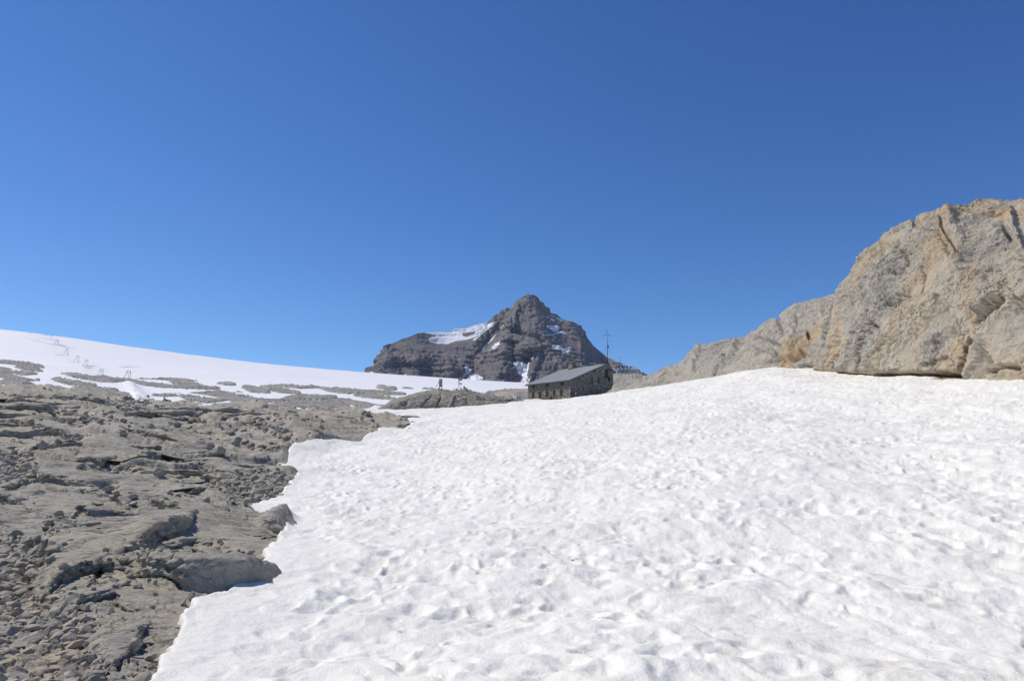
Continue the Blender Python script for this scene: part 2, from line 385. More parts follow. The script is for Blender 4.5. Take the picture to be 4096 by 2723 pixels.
CREST = z3((-1200,470),(-300,560),(0,600),(180,625),(400,628),(740,670),(1250,745),(1450,765),(1540,778),(1700,782),(1900,800),(2100,822))+ \
        z4((250,430),(420,452),(600,482),(840,497),(930,480),(1030,487),(1120,492),(1300,532),(1530,575))+[(440,425),(1200,425)]
CU = np.array([p[0] for p in CREST]); CV = np.array([p[1] for p in CREST])
def to_uv(x, y, b): return rowcol(x/y, b/y)
def crest_v(u): return np.interp(u, CU, CV)

# ledges: (points in the picture along the foot of the step, heights in m, tread length)
LEDGES = []
def ledge(pts, hs, L):
    w = gpoly(pts); hs = hs if isinstance(hs, (list, tuple)) else [hs]*len(w); LEDGES.append((w, hs, L))
ledge(q2((790,318),(930,425),(1100,482),(1230,565),(1500,680),(1660,705),(1850,672),(2030,645)), (.04,.16,.30,.34,.38,.36,.32,.2), 2.2)
ledge(q2((1280,110),(1450,130),(1600,190),(1900,270),(2050,300)), (.02,.10,.09,.06,.02), .8)
ledge(q2((560,130),(650,190),(700,330),(560,360)), (.05,.25,.30,.05), 1.0)
ledge(q2((360,120),(420,260),(440,340)), (.1,.3,.1), 1.0)
ledge(q2((820,590),(960,640),(1100,690),(1290,770)), (.02,.07,.06,.02), .7)
ledge(q2((890,960),(1000,970),(1130,990)), (.02,.06,.02), .4)
ledge(q2((300,560),(400,660),(520,740),(600,850)), (.02,.10,.10,.02), .8)
ledge(q1((1030,470),(1250,530),(1400,600),(1620,625)), (.15,.5,.45,.35), 4)
ledge(q1((1110,585),(1290,620),(1390,665),(1600,655)), (.1,.35,.45,.2), 3)
ledge(q1((560,700),(640,745),(800,735),(850,700)), (.1,.5,.5,.1), 2.5)
ledge(q1((1080,650),(1130,710),(1220,705),(1260,670)), (.3,.8,.8,.2), 2)
ledge(q1((800,350),(900,370),(1040,385),(1190,378),(1220,340)), (.2,.9,1.1,1.1,.2), 5)
ledge(q1((1270,270),(1400,330),(1500,345),(1540,300)), (.3,.9,.9,.2), 4)
ledge(q1((1560,395),(1720,400),(1880,410),(2080,425)), (.3,1.1,1.2,.3), 6)
ledge(q1((640,880),(720,920),(830,970),(960,985)), (.05,.25,.30,.05), 1.5)
ledge(q1((1070,950),(1200,965),(1400,985)), (.05,.14,.05), 1)
ledge(q1((120,1000),(180,1040),(240,1000)), (.1,.4,.1), 1)
ledge(q1((650,1080),(700,1180),(760,1190)), (.1,.35,.1), 1)
ledge(q1((0,250),(90,250),(150,215),(220,200)), (.7,.9,.6,.1), 6)
ledge(q1((0,1130),(60,1140),(110,1120)), (.2,.3,.05), 1)
ledge(q1((1450,960),(1560,965),(1640,945)), (.05,.3,.1), 1.5)
ledge(q1((1400,700),(1520,735),(1600,740)), (.1,.4,.05), 2)
ledge(q1((1720,880),(1830,885)), (.1,.2), 1)
ledge(q1((0,520),(120,520),(300,560)), (.2,.3,.05), 2)
ledge(q1((560,350),(700,335),(820,290)), (.1,.5,.1), 3)
# grooves, lumps: (points, half width m, height m)
LUMPS = []
def lump(pts, w, h): LUMPS.append((gpoly(pts), w, h))
lump(q1((880,390),(800,460),(740,560),(900,600),(1060,560)), 1.6, .45)
lump(q1((2290,330),(2200,420),(2100,520)), 3, .7)
lump(q1((760,560),(640,540)), 1.2, -.4)
lump(q2((400,480),(340,640),(480,720)), .5, -.1)
lump(q2((700,380),(1100,560),(1450,800)), 1.2, .12)
lump(q1((640,860),(800,900),(900,960)), .5, -.35)
lump(q2((1000,80),(1400,240),(2000,420)), 1.0, .06)
lump(q1((1320,1050),(1700,1100)), 1.0, .2)
lump(q2((2120,120),(2180,80),(2230,60)), .28, .28)
RUB = []   # rubble beds: polygons in the picture
for p in [q2((0,290),(330,320),(380,420),(300,540),(340,700),(420,800),(560,830),(640,900),(640,1050),(760,1130),(800,1323),(800,1500),(-600,1500),(-600,290)),
          q1((0,560),(250,600),(330,720),(280,820),(120,900),(0,930),(-400,930),(-400,540)), q1((380,260),(620,280),(860,380),(760,480),(600,480),(400,420)),
          q1((1640,900),(1850,820),(2000,760),(2200,800),(2320,830),(2260,900),(2120,990),(2030,1060),(1900,1030)),
          q1((660,740),(1000,730),(1100,790),(960,800),(700,790)), q1((750,180),(1150,200),(1300,330),(1050,320),(850,260)), q1((1500,340),(2100,420),(2330,560),(2230,570),(1900,440),(1650,420)),
          q2((1620,280),(2000,360),(2110,400),(1880,440),(1700,340)), q1((1780,560),(2050,590),(2300,620),(2100,640),(1850,610)), q1((660,880),(900,850),(930,960),(830,990))]:
    RUB.append(gpoly(p))
def rub_mask(x, y, soft=.5):
    m = np.zeros(x.shape)
    for p in RUB:
        bb = np.array(p); k = (x > bb[:, 0].min()-2) & (x < bb[:, 0].max()+2) & (y > bb[:, 1].min()-4) & (y < bb[:, 1].max()+4)
        if not k.any(): continue
        X_, Y_ = x[k], y[k]
        d = seg_dist(X_, Y_, p+p[:1])[0]; i = in_poly(X_, Y_, p); s = soft*(1+Y_/40)
        m[k] = np.maximum(m[k], sst(-s*.4, s*.6, np.where(i, d, -d)+s*.45*gn2(X_*.8, Y_*.8, 77)))
    return m
def rock_detail(x, y, fine=True):
    soft = fine is False or fine == 'low'
    far = np.clip(y/30, .35, 1.6)
    wx = x+.5*fbm2(x*.45, y*.45, 4, 5); wy = y+.5*fbm2(x*.45+9, y*.45, 4, 6)
    h = .17*far*fbm2(x*.16, y*.16, 3, 1)*1.5
    rm = 0*x if soft else rub_mask(x, y); keep = 1-.75*rm
    # cut strata: warped saw-tooth terraces
    for (sp_, amp, ax, ay, sd) in () if soft else ((4.6, .36, .50, .87, 11), (1.6, .10, .60, .80, 23)):
        t = (ax*wx+ay*wy)/sp_+.8*fbm2(x*.35/sp_, y*.35/sp_, 3, sd)
        k = np.floor(t); f = t-k
        on = sst(-.05, .35, gn2(k*7.3+.16*(ay*x-ax*y)/sp_, k*3.1, sd+3))
        prof = sst(0, .05, f)*(1-f)**1.3
        h = h+amp*on*prof*keep*(.35+.65*far)
    if fine == 'low': return h
    for w, wd, hh in LUMPS:
        m = (np.abs(x-w[0][0]) < 12+wd*3) & (np.abs(y-w[0][1]) < 30+wd*3)
        d = seg_dist(x[m], y[m], w)[0]; h[m] += hh*np.exp(-(d/wd)**2)
    h = h-.10*rm*far
    if fine:
        bx = x*.62-y*.78; by = x*.78+y*.62; near = 1-sst(18, 50, y)
        b = fbm2(bx*.9, by*3.2, 5, 41, .55)
        broken = sst(-.05, .35, fbm2(x*.3, y*.3, 3, 43))
        # tilted bedding slabs split along joints: each cell is a plane of its own height and dip
        for (lx, ly, A_, dip, sd, wgt, kk_) in ((7.5, 2.6, .30, .07, 471, .55+.45*(1-near), 22.), (2.3, .80, .12, .10, 472, (broken*.9+.1)*(.6+.4*(1-near)), 16.), (.75, .28, .035, .10, 473, broken*near, 12.)):
            wob = .28*fbm2(x*.9/ly, y*.9/ly, 2, sd+5)
            pl, jn = slabs(bx/lx+wob*.5, by/ly+wob, sd, lambda r1, r2, ox, oy: A_*(r1-.5)*1.6+dip*(.4+r2)*(-oy*ly)+.04*(r2-.5)*ox*lx, kk_)
            h = h+wgt*keep*(pl-.25*A_*jn)
        h = h+.030*b*keep*(.5+.5*near)
        f1, f2, cid = wor2(x*5.2, y*5.2, 48)
        h = h+.035*near*broken*(cid-.4)*sst(0, .1, f2-f1)*keep
        h = h+.016*near*fbm2(x*5, y*5, 4, 51, .6)+.06*(1-near)*fbm2(x*1.6, y*1.2, 3, 52, .5)
        for (fx, fy, wd, dp, sd) in ((.45, 1.9, .022, .055, 55), (.9, 3.6, .03, .03, 56), (1.9, .5, .02, .04, 57)):
            c = gn2(bx*fx+.25*b, by*fy+.3*b, sd); g_ = gn2(bx*.5, by*.5, sd+7)
            h = h-dp*np.exp(-(c/wd/1.4)**2)*sst(-.15, .25, g_)*keep*(.3+.7*near)
            h = h+.02*sst(-2.5*wd, 2.5*wd, c)*sst(-.15, .25, g_)*keep*(sd < 57)
    return h
def snow_in(x, y):
    "signed depth (m) inside the snow, positive inside"
    d = np.full(x.shape, -1e9)
    for p in [SNOW_POLY]+PATCHES:
        dd = seg_dist(x, y, p+p[:1])[0]; dd = np.where(in_poly(x, y, p), dd, -dd); d = np.maximum(d, dd)
    return d
def snow_in_w(x, y):
    f = sst(14, 40, y)
    wx = (1-f)*(.16*gn2(x*1.7, y*1.7, 61)+.05*gn2(x*6, y*6, 62))+f*(.35*gn2(x*.8, y*.8, 65)+.12*gn2(x*2.5, y*2.5, 66))
    wy = (1-f)*(.18*gn2(x*1.7+9, y*1.7, 63)+.05*gn2(x*6, y*6, 64))+f*(.7*gn2(x*.8+9, y*.8, 67)+.2*gn2(x*2.5, y*2.5, 68))
    return snow_in(x+wx, y+wy)
def rock_h(x, y):
    b = base(x, y); h = rock_detail(x, y)
    din = snow_in(x, y)
    h = h*(1-.95*sst(-.05, .4, din))-.25*sst(.25, .8, din)
    u, v = to_uv(x, y, b)
    sink = sst(.5, 5, crest_v(u)-v)*sst(30, 60, y)
    return b+h-2.2*sink
def snow_detail(x, y, din):
    k = sst(0, 1.5, din)
    wx = x+.12*fbm2(x*.9, y*.9, 2, 71); wy = y+.12*fbm2(x*.9+5, y*.9, 2, 72)
    A = .11*fbm2(x*.28, y*.22, 3, 73)-.02
    B_ = .050*fbm2(wx*.8, wy*.7, 3, 74, .5)
    am = .45+.55*sst(-.3, .4, gn2(x*.35, y*.35, 79))
    f1, f2, c = wor2(wx*2.1, wy*1.7, 75); bowl = np.exp(-(f1/.42)**2)*sst(0, .3, f2-f1)
    g1 = gn2(wx*3.1+2, wy*2.6, 76); g2 = gn2(wx*5.6, wy*4.8, 77)
    f3, f4, c3 = wor2(wx*3.6+3, wy*3.0, 80); pit = np.exp(-(f3/.34)**2)*sst(0, .35, f4-f3)*sst(.70, .95, c3)*sst(-.15, .4, gn2(x*.5, y*.5, 78))
    rip = gn2((x*.5+y*.86)*1.6+.8*gn2(x*.5, y*.5, 81), (x*.86-y*.5)*.35, 82)
    h = A+B_-.060*am*bowl*(.5+c)-.042*am*sst(.05, .75, g1)-.016*sst(.0, .7, g2)*(.5+am)-.062*pit+.020*rip*(.4+.6*sst(0, 12, x))
    h = h+.0035*fbm2(x*10, y*10, 3, 83, .6)
    return h*(.25+.75*k)
def snow_h(x, y):
    din = snow_in_w(x, y); b = base(x, y); kk = 1+y/16
    T = .028*kk**1.0; t = np.clip(din/(T*1.3), 0, 1); edge = T*np.sqrt(np.maximum(0, 1-(1-t)**2))
    k = sst(0, 2.0*kk**.5, din)
    r = b+rock_detail(x, y, False)+.01
    z = (r+edge)*(1-k)+(b+.11*kk**.25)*k
    z = z+snow_detail(x, y, np.maximum(din, 0))*np.where(din > 0, 1, 0)*sst(0, .12*kk, din)
    return np.where(din > 0, z, r-.35*kk*np.clip(-din*4, 0, 1)-.03), din

def roughen(V, ni, nj):
    "push steep faces about with 3-D noise so that broken faces look broken, not combed"
    G = V.reshape(ni, nj, 3); nr = np.cross(np.gradient(G, axis=0), np.gradient(G, axis=1)); nr /= np.linalg.norm(nr, axis=-1, keepdims=True)+1e-12
    for _ in range(2): nr[1:-1] = (nr[:-2]+nr[1:-1]+nr[2:])/3; nr[:, 1:-1] = (nr[:, :-2]+nr[:, 1:-1]+nr[:, 2:])/3
    st = (1-np.abs(nr[..., 2])).ravel(); m = st > .06; x, y, z = V[m].T
    f = sst(15, 45, y)
    dn_ = .06*(rid3(x*2.0, y*2.0, z*5, 4, 401, .55)-.7)*.6+.05*gn3(x*.9, y*.9, z*11, 402)+.04*gn3(x*4, y*4, z*4, 403)
    df_ = .22*(rid3(x*.7, y*.7, z*1.5, 4, 404, .55)-.7)*.6+.16*gn3(x*.3, y*.3, z*3.2, 405)+.10*gn3(x*1.4, y*1.4, z*1.4, 406)
    d = (dn_*(1-f)+df_*f)*sst(.06, .35, st[m])*np.where(snow_in(x, y) > -.1, 0, 1)
    V[m] += nr.reshape(-1, 3)[m]*d[:, None]
    return V
def ndsm(c):
    "smooth the row spacing across neighbouring columns"
    k = 28; p = np.pad(c, ((k, k), (0, 0)), 'edge'); s = np.cumsum(np.vstack([np.zeros((1, c.shape[1])), p]), 0)
    return (s[2*k+1:]-s[:-2*k-1])/(2*k+1)
def sheet(name, a0, a1, na, y0, y1, ny, hf, mat, power=1.0, cull=None, attrf=None, kind='structure', resamp=0):
    A = np.linspace(a0, a1, na); t = np.linspace(0, 1, ny)
    Y = np.exp(math.log(y0)+(math.log(y1)-math.log(y0))*t**power)
    aa, yy = np.meshgrid(A, Y, indexing='ij'); xx = (aa*yy).ravel(); yy = yy.ravel()
    r = hf(xx, yy); mask = None
    if isinstance(r, tuple): z, mask = r
    else: z = r
    V = np.stack([xx, yy, z], 1)
    if resamp:                       # spread the rows evenly along the profile so that steep faces get vertices too
        G = V.reshape(na, ny, 3); yy2 = G[..., 1]; zz2 = G[..., 2]
        vr = CY-F*((zz2/yy2)*cp-sp)/(cp+(zz2/yy2)*sp)
        ds = np.abs(np.diff(vr, axis=1))+60*np.diff(np.log(yy2), axis=1); cs = np.concatenate([np.zeros((na, 1)), np.cumsum(ds, 1)], 1)
        G2 = np.empty((na, resamp, 3)); t = np.linspace(0, 1, resamp)
        sc_ = ndsm(cs)
        for i in range(na):
            q = t*sc_[i, -1]; ye = np.interp(q, sc_[i], yy2[i]); G2[i, :, 1] = ye; G2[i, :, 2] = np.interp(ye, yy2[i], zz2[i]); G2[i, :, 0] = A[i]*ye
        ny = resamp; V = roughen(G2.reshape(-1, 3), na, ny); xx, yy, z = V.T
    at = attrf(xx, yy, z) if attrf else {}
    f = grid_faces(na, ny, mask)
    if mask is not None: V, f, at = compact(V, f, at)
    me = np_mesh(name, V, f, True, None, at); o = link(name, me, mat)
    return tag(o, kind=kind)
rock_o = sheet('ground', -1.05, .03, 1050, 1.2, 128, 1100, rock_h, M_rock, .93, resamp=1000)
def _snow(x, y):
    z, din = snow_h(x, y); return z, din > -.25*(1+y/18)
snow_o = sheet('snow_field', -.66, 1.2, 1200, 1.2, 135, 780, _snow, M_snow, .9)
# ---------------------------------------------------------------- rock ledges: broken slab edges standing on the ground, with undercut faces
def ledge_strip(w, hs, L, seed, cols=None, rows=70):
    w = np.array(w, float); d = np.hypot(*np.diff(w, axis=0).T); cum = np.concatenate([[0], np.cumsum(d)]); tot = cum[-1]
    ym = w[:, 1].mean(); n_ = cols or int(np.clip(tot*F/ym*.9, 50, 460)); t = np.linspace(0, tot, n_)
    hh = np.interp(t, cum, hs if isinstance(hs, (list, tuple)) else [hs]*len(w)); hm = float(np.mean(hh))
    px = np.interp(t, cum, w[:, 0]); py = np.interp(t, cum, w[:, 1])
    ok = snow_in(px, py) < -.02*(1+py/20)                     # only the part of the ledge that is clear of the snow
    if not ok.all():
        i0 = int(ok.argmax()); i1 = i0
        while i1 < len(ok) and ok[i1]: i1 += 1
        if i1-i0 < 8: return np.zeros((0, 3)), np.zeros((0, 4), int)
        t0_, t1_ = t[i0], t[i1-1]; t = np.linspace(t0_, t1_, n_); px = np.interp(t, cum, w[:, 0]); py = np.interp(t, cum, w[:, 1]); hh = np.interp(t, cum, hs if isinstance(hs, (list, tuple)) else [hs]*len(w)); t = t-t0_; tot = t1_-t0_
    ks = max(3, n_//18)|1; ker = np.hanning(ks+2)[1:-1]; ker /= ker.sum(); smf = lambda q: np.convolve(np.pad(q, ks//2, 'edge'), ker, 'valid')
    px, py = smf(px), smf(py); tx, ty = np.gradient(px), np.gradient(py); tl = np.hypot(tx, ty)+1e-9; tx /= tl; ty /= tl
    nx, ny = -ty, tx; fl = np.sign(nx.mean()*px.mean()+ny.mean()*py.mean()); nx *= fl; ny *= fl
    nx, ny = smf(nx), smf(ny)
    jag = .45*hm*gn2(t/(hm*5+.1), t*0+seed, 701)+.30*hm*np.round(1.6*gn2(t/(hm*2.6+.1), t*0+seed+5, 702))*.6
    px, py = px+nx*jag, py+ny*jag
    e = np.minimum(t, tot-t); hh = hh*sst(0, min(tot*.12, 1.2*hm+.1), e)*(1+.22*gn2(t/(hm*3+.1), t*0+seed, 703))
    # profile: foot in the shadow gap, bulging face, rounded lip, long tread dipping into the ground
    po = np.array([.06, .08, .10, .07, .02, -.03, -.06, -.04, -.07, -.05, -.03, .03, .22]); pz = np.array([-.9, -.35, .02, .16, .30, .45, .60, .72, .86, .96, .995, 1.01, 1.01])
    m1 = int(rows*.62); s1 = np.linspace(0, len(po)-1, m1); o1 = np.interp(s1, np.arange(len(po)), po); z1_ = np.interp(s1, np.arange(len(po)), pz)
    s2 = np.linspace(0, 1, rows-m1+1)[1:]**1.4
    hh_ = np.maximum(hh, .004)[:, None]; O = np.hstack([o1[None]*hh_, .22*hh_+s2[None]*(L*(.35+.65*hh/max(hm, .01)))[:, None]])
    Zr = np.hstack([z1_[None]*hh_, (1.01-1.22*s2[None]**1.15)*hh_])
    X_ = px[:, None]+nx[:, None]*O; Y_ = py[:, None]+ny[:, None]*O
    sh = X_.shape; G = base(X_.ravel(), Y_.ravel())+rock_detail(X_.ravel(), Y_.ravel(), 'low'); G = G.reshape(sh)
    rbm = rub_mask(X_.ravel(), Y_.ravel(), .3).reshape(sh); sn_ = snow_in(X_.ravel(), Y_.ravel()).reshape(sh)
    Zr = Zr*(1-.9*rbm)-.10*rbm
    G0 = G[:, :1]+0*G; k = sst(0, 1, np.clip(O/(1.2*hm+.02), 0, 1)); Z_ = G0*(1-k)+G*k+Zr-.02*hm-(.25+hm)*sst(.05, .5, sn_)
    V = np.stack([X_, Y_, Z_], -1)
    nr = np.cross(np.gradient(V, axis=0), np.gradient(V, axis=1)); nr /= np.linalg.norm(nr, axis=-1, keepdims=True)+1e-12
    for _ in range(2): nr[1:-1] = (nr[:-2]+nr[1:-1]+nr[2:])/3; nr[:, 1:-1] = (nr[:, :-2]+nr[:, 1:-1]+nr[:, 2:])/3
    if nr[..., 2].mean() < 0: nr = -nr; flip = True
    else: flip = False
    x, y, z = X_, Y_, Z_-G0; s = 1/max(hm, .06); face = np.clip(1-np.abs(nr[..., 2]), 0, 1)
    D = hm*(.26*fbm3(x*s*.7, y*s*.7, z*s*.9, 3, seed+1)+.20*gn3(x*s*.35, y*s*.35, z*s*4.5, seed+2)*face*1.5+.20*(rid3(x*s*1.6, y*s*1.6, z*s*3.2, 4, seed+3, .55)-.7)*(.25+face))
    st = z*s*3.2+.8*gn3(x*s*.5, y*s*.5, z*s*.5, seed+4); f = st-np.floor(st); D = D+hm*.10*face*(sst(0, .25, f)*(1-f)-.3)
    D = D*sst(0, .15, e/max(tot, .1))[:, None]*(1-rbm)*sst(.35, .05, sn_)
    V = V+nr*D[..., None]
    Fq = grid_faces(*sh)
    return V.reshape(-1, 3), (Fq[:, ::-1] if flip else Fq)
Vs, Fs, off = [], [], 0
def add_ledge(*a, **k):
    global off
    v, f = ledge_strip(*a, **k); Vs.append(v); Fs.append(f+off); off += len(v)
for i, (w, hs, L) in enumerate(LEDGES):
    far = w[0][1] > 16; add_ledge(w, [q*(.7 if far else 1) *(1.2 if i == 0 else 1.25) for q in (hs if isinstance(hs, (list, tuple)) else [hs]*len(w))], L*.95, 800+i*7)
r_ = np.random.default_rng(21); cnt = 0
while cnt < 350:
    u = r_.uniform(-40, 420); v = 402+(690-402)*r_.random()**1.5 if cnt < 135 else (r_.uniform(396, 436) if cnt < 205 else r_.uniform(415, 690)); a, s = bearing(u, v)
    if v < float(crest_v(u))+4: continue
    gx_, gy_ = ground(u, v)
    if gy_ > 100 or snow_in(np.array([gx_]), np.array([gy_]))[0] > -.3: continue
    if rub_mask(np.array([gx_]), np.array([gy_]))[0] > .5 and r_.random() < .8: continue
    sz = (.6+gy_/15)*r_.lognormal(0, .5)*(.38 if cnt >= 205 else 1); th_ = math.radians(-51+r_.normal(0, 16)); dx, dy = math.cos(th_), math.sin(th_)
    if gy_ > 25: th_ = math.radians(-25+r_.normal(0, 22)); dx, dy = math.cos(th_), math.sin(th_)
    bend = r_.normal(0, .12); pts = [(gx_+dx*q*sz-dy*bend*sz*(q*q), gy_+dy*q*sz+dx*bend*sz*(q*q)) for q in (-1, -.5, 0, .5, 1)]
    h_ = sz*r_.uniform(.06, .15)
    if min(p[1] for p in pts) < 3: continue
    q_ = np.array(pts)
    if snow_in(q_[:, 0], q_[:, 1]).max() > (-.1 if gy_ < 35 else -1.5): continue
    if gy_ > 38: h_ *= .55
    if v < float(crest_v(u))+9: h_ *= .6
    add_ledge(pts, [h_*.5, h_, h_*1.1, h_*.8, h_*.4], sz*r_.uniform(.5, 1.1), 2000+cnt*5, cols=int(np.clip(2*sz*F/gy_*.8, 36, 170)), rows=46); cnt += 1
LV = np.concatenate(Vs)
tag(link('rock_ledges', np_mesh('rock_ledges', LV, np.concatenate(Fs)), M_rock), kind='structure')
print('ledge verts', len(LV))
# ---------------------------------------------------------------- rock terraces and the glacier beyond the near ground
STRIPS = [z3(*[(a, b) for a, b, c in L]) and (z3(*[(a, b) for a, b, c in L]), [c/9.436 for a, b, c in L]) for L in [
 [(-400,330,16),(-60,385,14),(100,400,14),(250,415,16),(400,440,10)], [(-300,430,12),(-60,455,12),(60,460,10),(125,467,4)], [(-300,450,12),(-50,482,10),(120,490,12),(230,505,18),(350,507,6)],
 [(150,445,8),(230,450,22),(320,470,20),(410,488,5)], [(-300,480,14),(-60,515,14),(80,530,22),(160,548,16),(260,562,12),(375,567,5)], [(-300,540,20),(-60,575,14),(80,585,22),(200,590,20),(320,598,6)],
 [(480,550,4),(560,565,18),(680,590,22),(780,605,20),(885,612,14)],
 [(580,505,6),(700,520,18),(830,545,18),(960,555,28),(1050,568,24),(1180,570,18),(1280,585,16),(1400,605,18),(1550,622,18),(1690,632,12)],
 [(740,630,8),(850,640,14),(1000,652,12),(1110,660,6)], [(745,662,6),(900,675,18),(1050,690,22),(1180,705,20),(1250,730,8)],
 [(1290,552,5),(1400,552,6),(1600,560,12),(1700,585,34),(1800,620,34),(1920,640,16),(2060,645,10)], [(1700,562,10),(1870,575,5)],
 [(1450,705,10),(1600,708,12),(1680,712,6)], [(1700,710,8),(1820,740,26),(1960,760,22),(2160,750,6)], [(1790,682,6),(1920,690,14),(2050,695,28),(2200,725,30),(2300,745,34),(2420,770,24)],
 [(2000,638,8),(2060,640,8)], [(2060,595,8),(2130,600,14),(2200,605,16),(2230,612,4)], [(2040,800,10),(2200,815,26),(2350,830,26),(2450,850,20)],
 [(1330,735,6),(1450,745,6)], [(1640,680,4),(1700,684,4)], [(1940,580,4),(1975,581,4)]]]
STRIPS += [(z4(*[(a, b) for a, b, c in L]), [c/7.863 for a, b, c in L]) for L in [
 [(0,265,12),(50,268,10),(90,275,3)], [(160,290,12),(230,310,22),(330,330,12)], [(280,285,6),(360,300,18),(470,322,18),(590,338,6)], [(340,272,4),(430,278,8),(600,292,10),(700,290,8),(820,302,5)],
 [(760,302,5),(860,315,18),(960,325,20),(1100,330,14),(1250,340,16),(1410,345,8)], [(1020,352,6),(1100,362,14),(1200,372,14),(1330,385,10)], [(1190,290,4),(1260,298,12),(1330,302,10)], [(1190,268,3),(1260,275,4)],
 [(1400,293,5),(1480,297,4)], [(1560,300,5),(1640,305,6)], [(480,390,20),(600,375,26),(720,375,24),(860,372,10)], [(0,350,14),(100,385,28),(220,400,20),(350,400,12),(450,400,10)],
 [(240,470,20),(450,445,30),(560,430,30),(700,430,26),(850,430,40),(960,460,20),(1130,465,8)], [(860,385,10),(960,400,18),(1080,430,18),(1230,445,12)], [(650,327,3),(668,329,3)], [(90,325,3),(140,328,3)]]]
STRIPS += [(z1((-200,1160),(100,1120),(440,1110)), [1.2, 1.8, 2.0]), (z1((-300,1240),(100,1215),(440,1290),(1200,1330),(2400,1250)), [3, 4, 4.5, 8, 8])]
def strip_field(u, v, x, y):
    f = np.full(u.shape, -9.)
    nz = .5*gn2(u*.30, v*1.1, 101)+.35*gn2(u*.9, v*3, 102)
    for pts, hw in STRIPS:
        U0 = min(p[0] for p in pts)-12; U1 = max(p[0] for p in pts)+12; m = (u > U0) & (u < U1)
        if not m.any(): continue
        xs_ = np.array([p[0] for p in pts]); k = .35
        d, s, par, raw = seg_dist(u[m]*k, v[m], [(p[0]*k, p[1]) for p in pts])
        w = np.interp(par, np.arange(len(hw)), hw)
        f[m] = np.maximum(f[m], (w*(1+.6*nz[m])-d))
    return f           # picture rows inside an outcrop (positive)
def terrace_h(x, y):
    b = base(x, y); u, v = to_uv(x, y, b); f = strip_field(u, v, x, y)
    H = np.clip(.0022*y, .22, .9)
    t = y/2.2+1.3*fbm2(x*.08, y*.08, 3, 111); sf = t-np.floor(t)
    lay = .40*H*(sst(0, .1, sf)*(1-sf)-.3)
    rough = .55*H*fbm2(x*.16, y*.22, 5, 112, .6)+.16*H*rid2(x*.35, y*.5, 4, 113, .55)+lay
    z = b-1.2*H+H*2.0*sst(-.35, 1.0, f)+rough*sst(-.4, .8, f)*1.3
    sink = sst(-.2, 4, v-crest_v(u))*(y < 140)
    hb = sst(150, 130, y)*sst(-8, 10, x)
    z = z-3.5*sink-1.0*hb
    return z-np.clip((y-900)/100, 0, 1)*12
def glac_h(x, y):
    b = base(x, y); u, v = to_uv(x, y, b); f = strip_field(u, v, x, y)
    sink = sst(-.6, 3, v-crest_v(u))*(y < 150)
    z = b+.05*fbm2(x*.15, y*.25, 4, 121)*np.clip(y/150, .5, 2)+.6*fbm2(x*.01, y*.012, 3, 122)*np.clip(y/400-.2, 0, 1)
    z = z-.25*sst(-.1, .9, f)
    # snow bank in front of the lowest lift pylon
    for pts, w, h in ((zq((1150,590),(1280,760),(1390,980)), 1.6, .75), (zq((1060,600),(1180,780)), 3.5, .25)):
        d, s, par, raw = seg_dist(x, y, gpoly(pts)); z = z+h*np.exp(-(d/w)**2)*(.8+.3*gn2(x*.8, y*.8, 125))
    z = z-3.5*sink
    z = z-np.clip(y-1500, 0, None)*.5
    return z
DIRT = [(zp((230,270),(500,350),(800,430),(1080,495),(1400,530),(1550,560),(1700,620),(2050,665)), [.2,.25,.3,.4,.9,.9,.5,.15], .75),
        (zp((680,820),(1000,880),(1200,925),(1350,880),(1600,885),(1840,905)), [.3,.12,.15,.6,.6,.2], .4), (zp((700,265),(950,300),(1150,330),(1350,365)), [.2,.5,.9,.4], .45),
        (zp((1750,1140),(1950,1140),(2200,1155)), [.5,.3,.3], .35), (zq((-80,150),(200,160),(420,130)), [.5,.9,.2], .7), (zq((0,185),(120,200),(220,185)), [.5,1.,.3], .8),
        (zq((850,180),(1050,165),(1200,170),(1480,160)), [.2,.8,.5,.1], .5), (zq((470,270),(560,240),(620,200)), [.3,.2,.1], .5), (zq((1150,600),(1300,700),(1330,900)), [.5,.6,.5], .45),
        (zq((60,200),(150,330)), [.15,.1], 2.5), (zq((60,190),(400,240)), [.1,.1], 3), (z4((490,190),(620,205),(720,212),(860,222)), [.12,.2,.25,.1], .4), (z4((1000,250),(1080,258)), [.2,.3], .4),
        (zp((1200,560),(1500,820)), [.1,.08], 3), (zp((1600,900),(1900,1110)), [.1,.08], 3), (zq((850,620),(1100,700),(1230,820)), [.08,.18,.15], 3.5)]
def glac_attr(x, y, z):
    u, v = to_uv(x, y, base(x, y)); d0 = np.zeros(x.shape)
    for pts, st, w in DIRT:
        m = (u > min(p[0] for p in pts)-6) & (u < max(p[0] for p in pts)+6) & (np.abs(v-np.mean([p[1] for p in pts])) < 40)
        if not m.any(): continue
        d, s, par, raw = seg_dist(u[m]*.6, v[m], [(a*.6, b) for a, b in pts]); q = np.interp(par, np.arange(len(st)), st)
        d0[m] = np.maximum(d0[m], q*np.exp(-(d/w)**2)*(.75+.6*gn2(u[m]*.8, v[m]*4, 131)))
    return {'dirt': np.clip(d0, 0, 1)}
sheet('rock_terraces', -1.35, .75, 1300, 60, 1000, 620, terrace_h, M_rockfar)
sheet('glacier', -1.35, .9, 1200, 60, 1650, 620, glac_h, M_glac, 1.0, None, glac_attr)

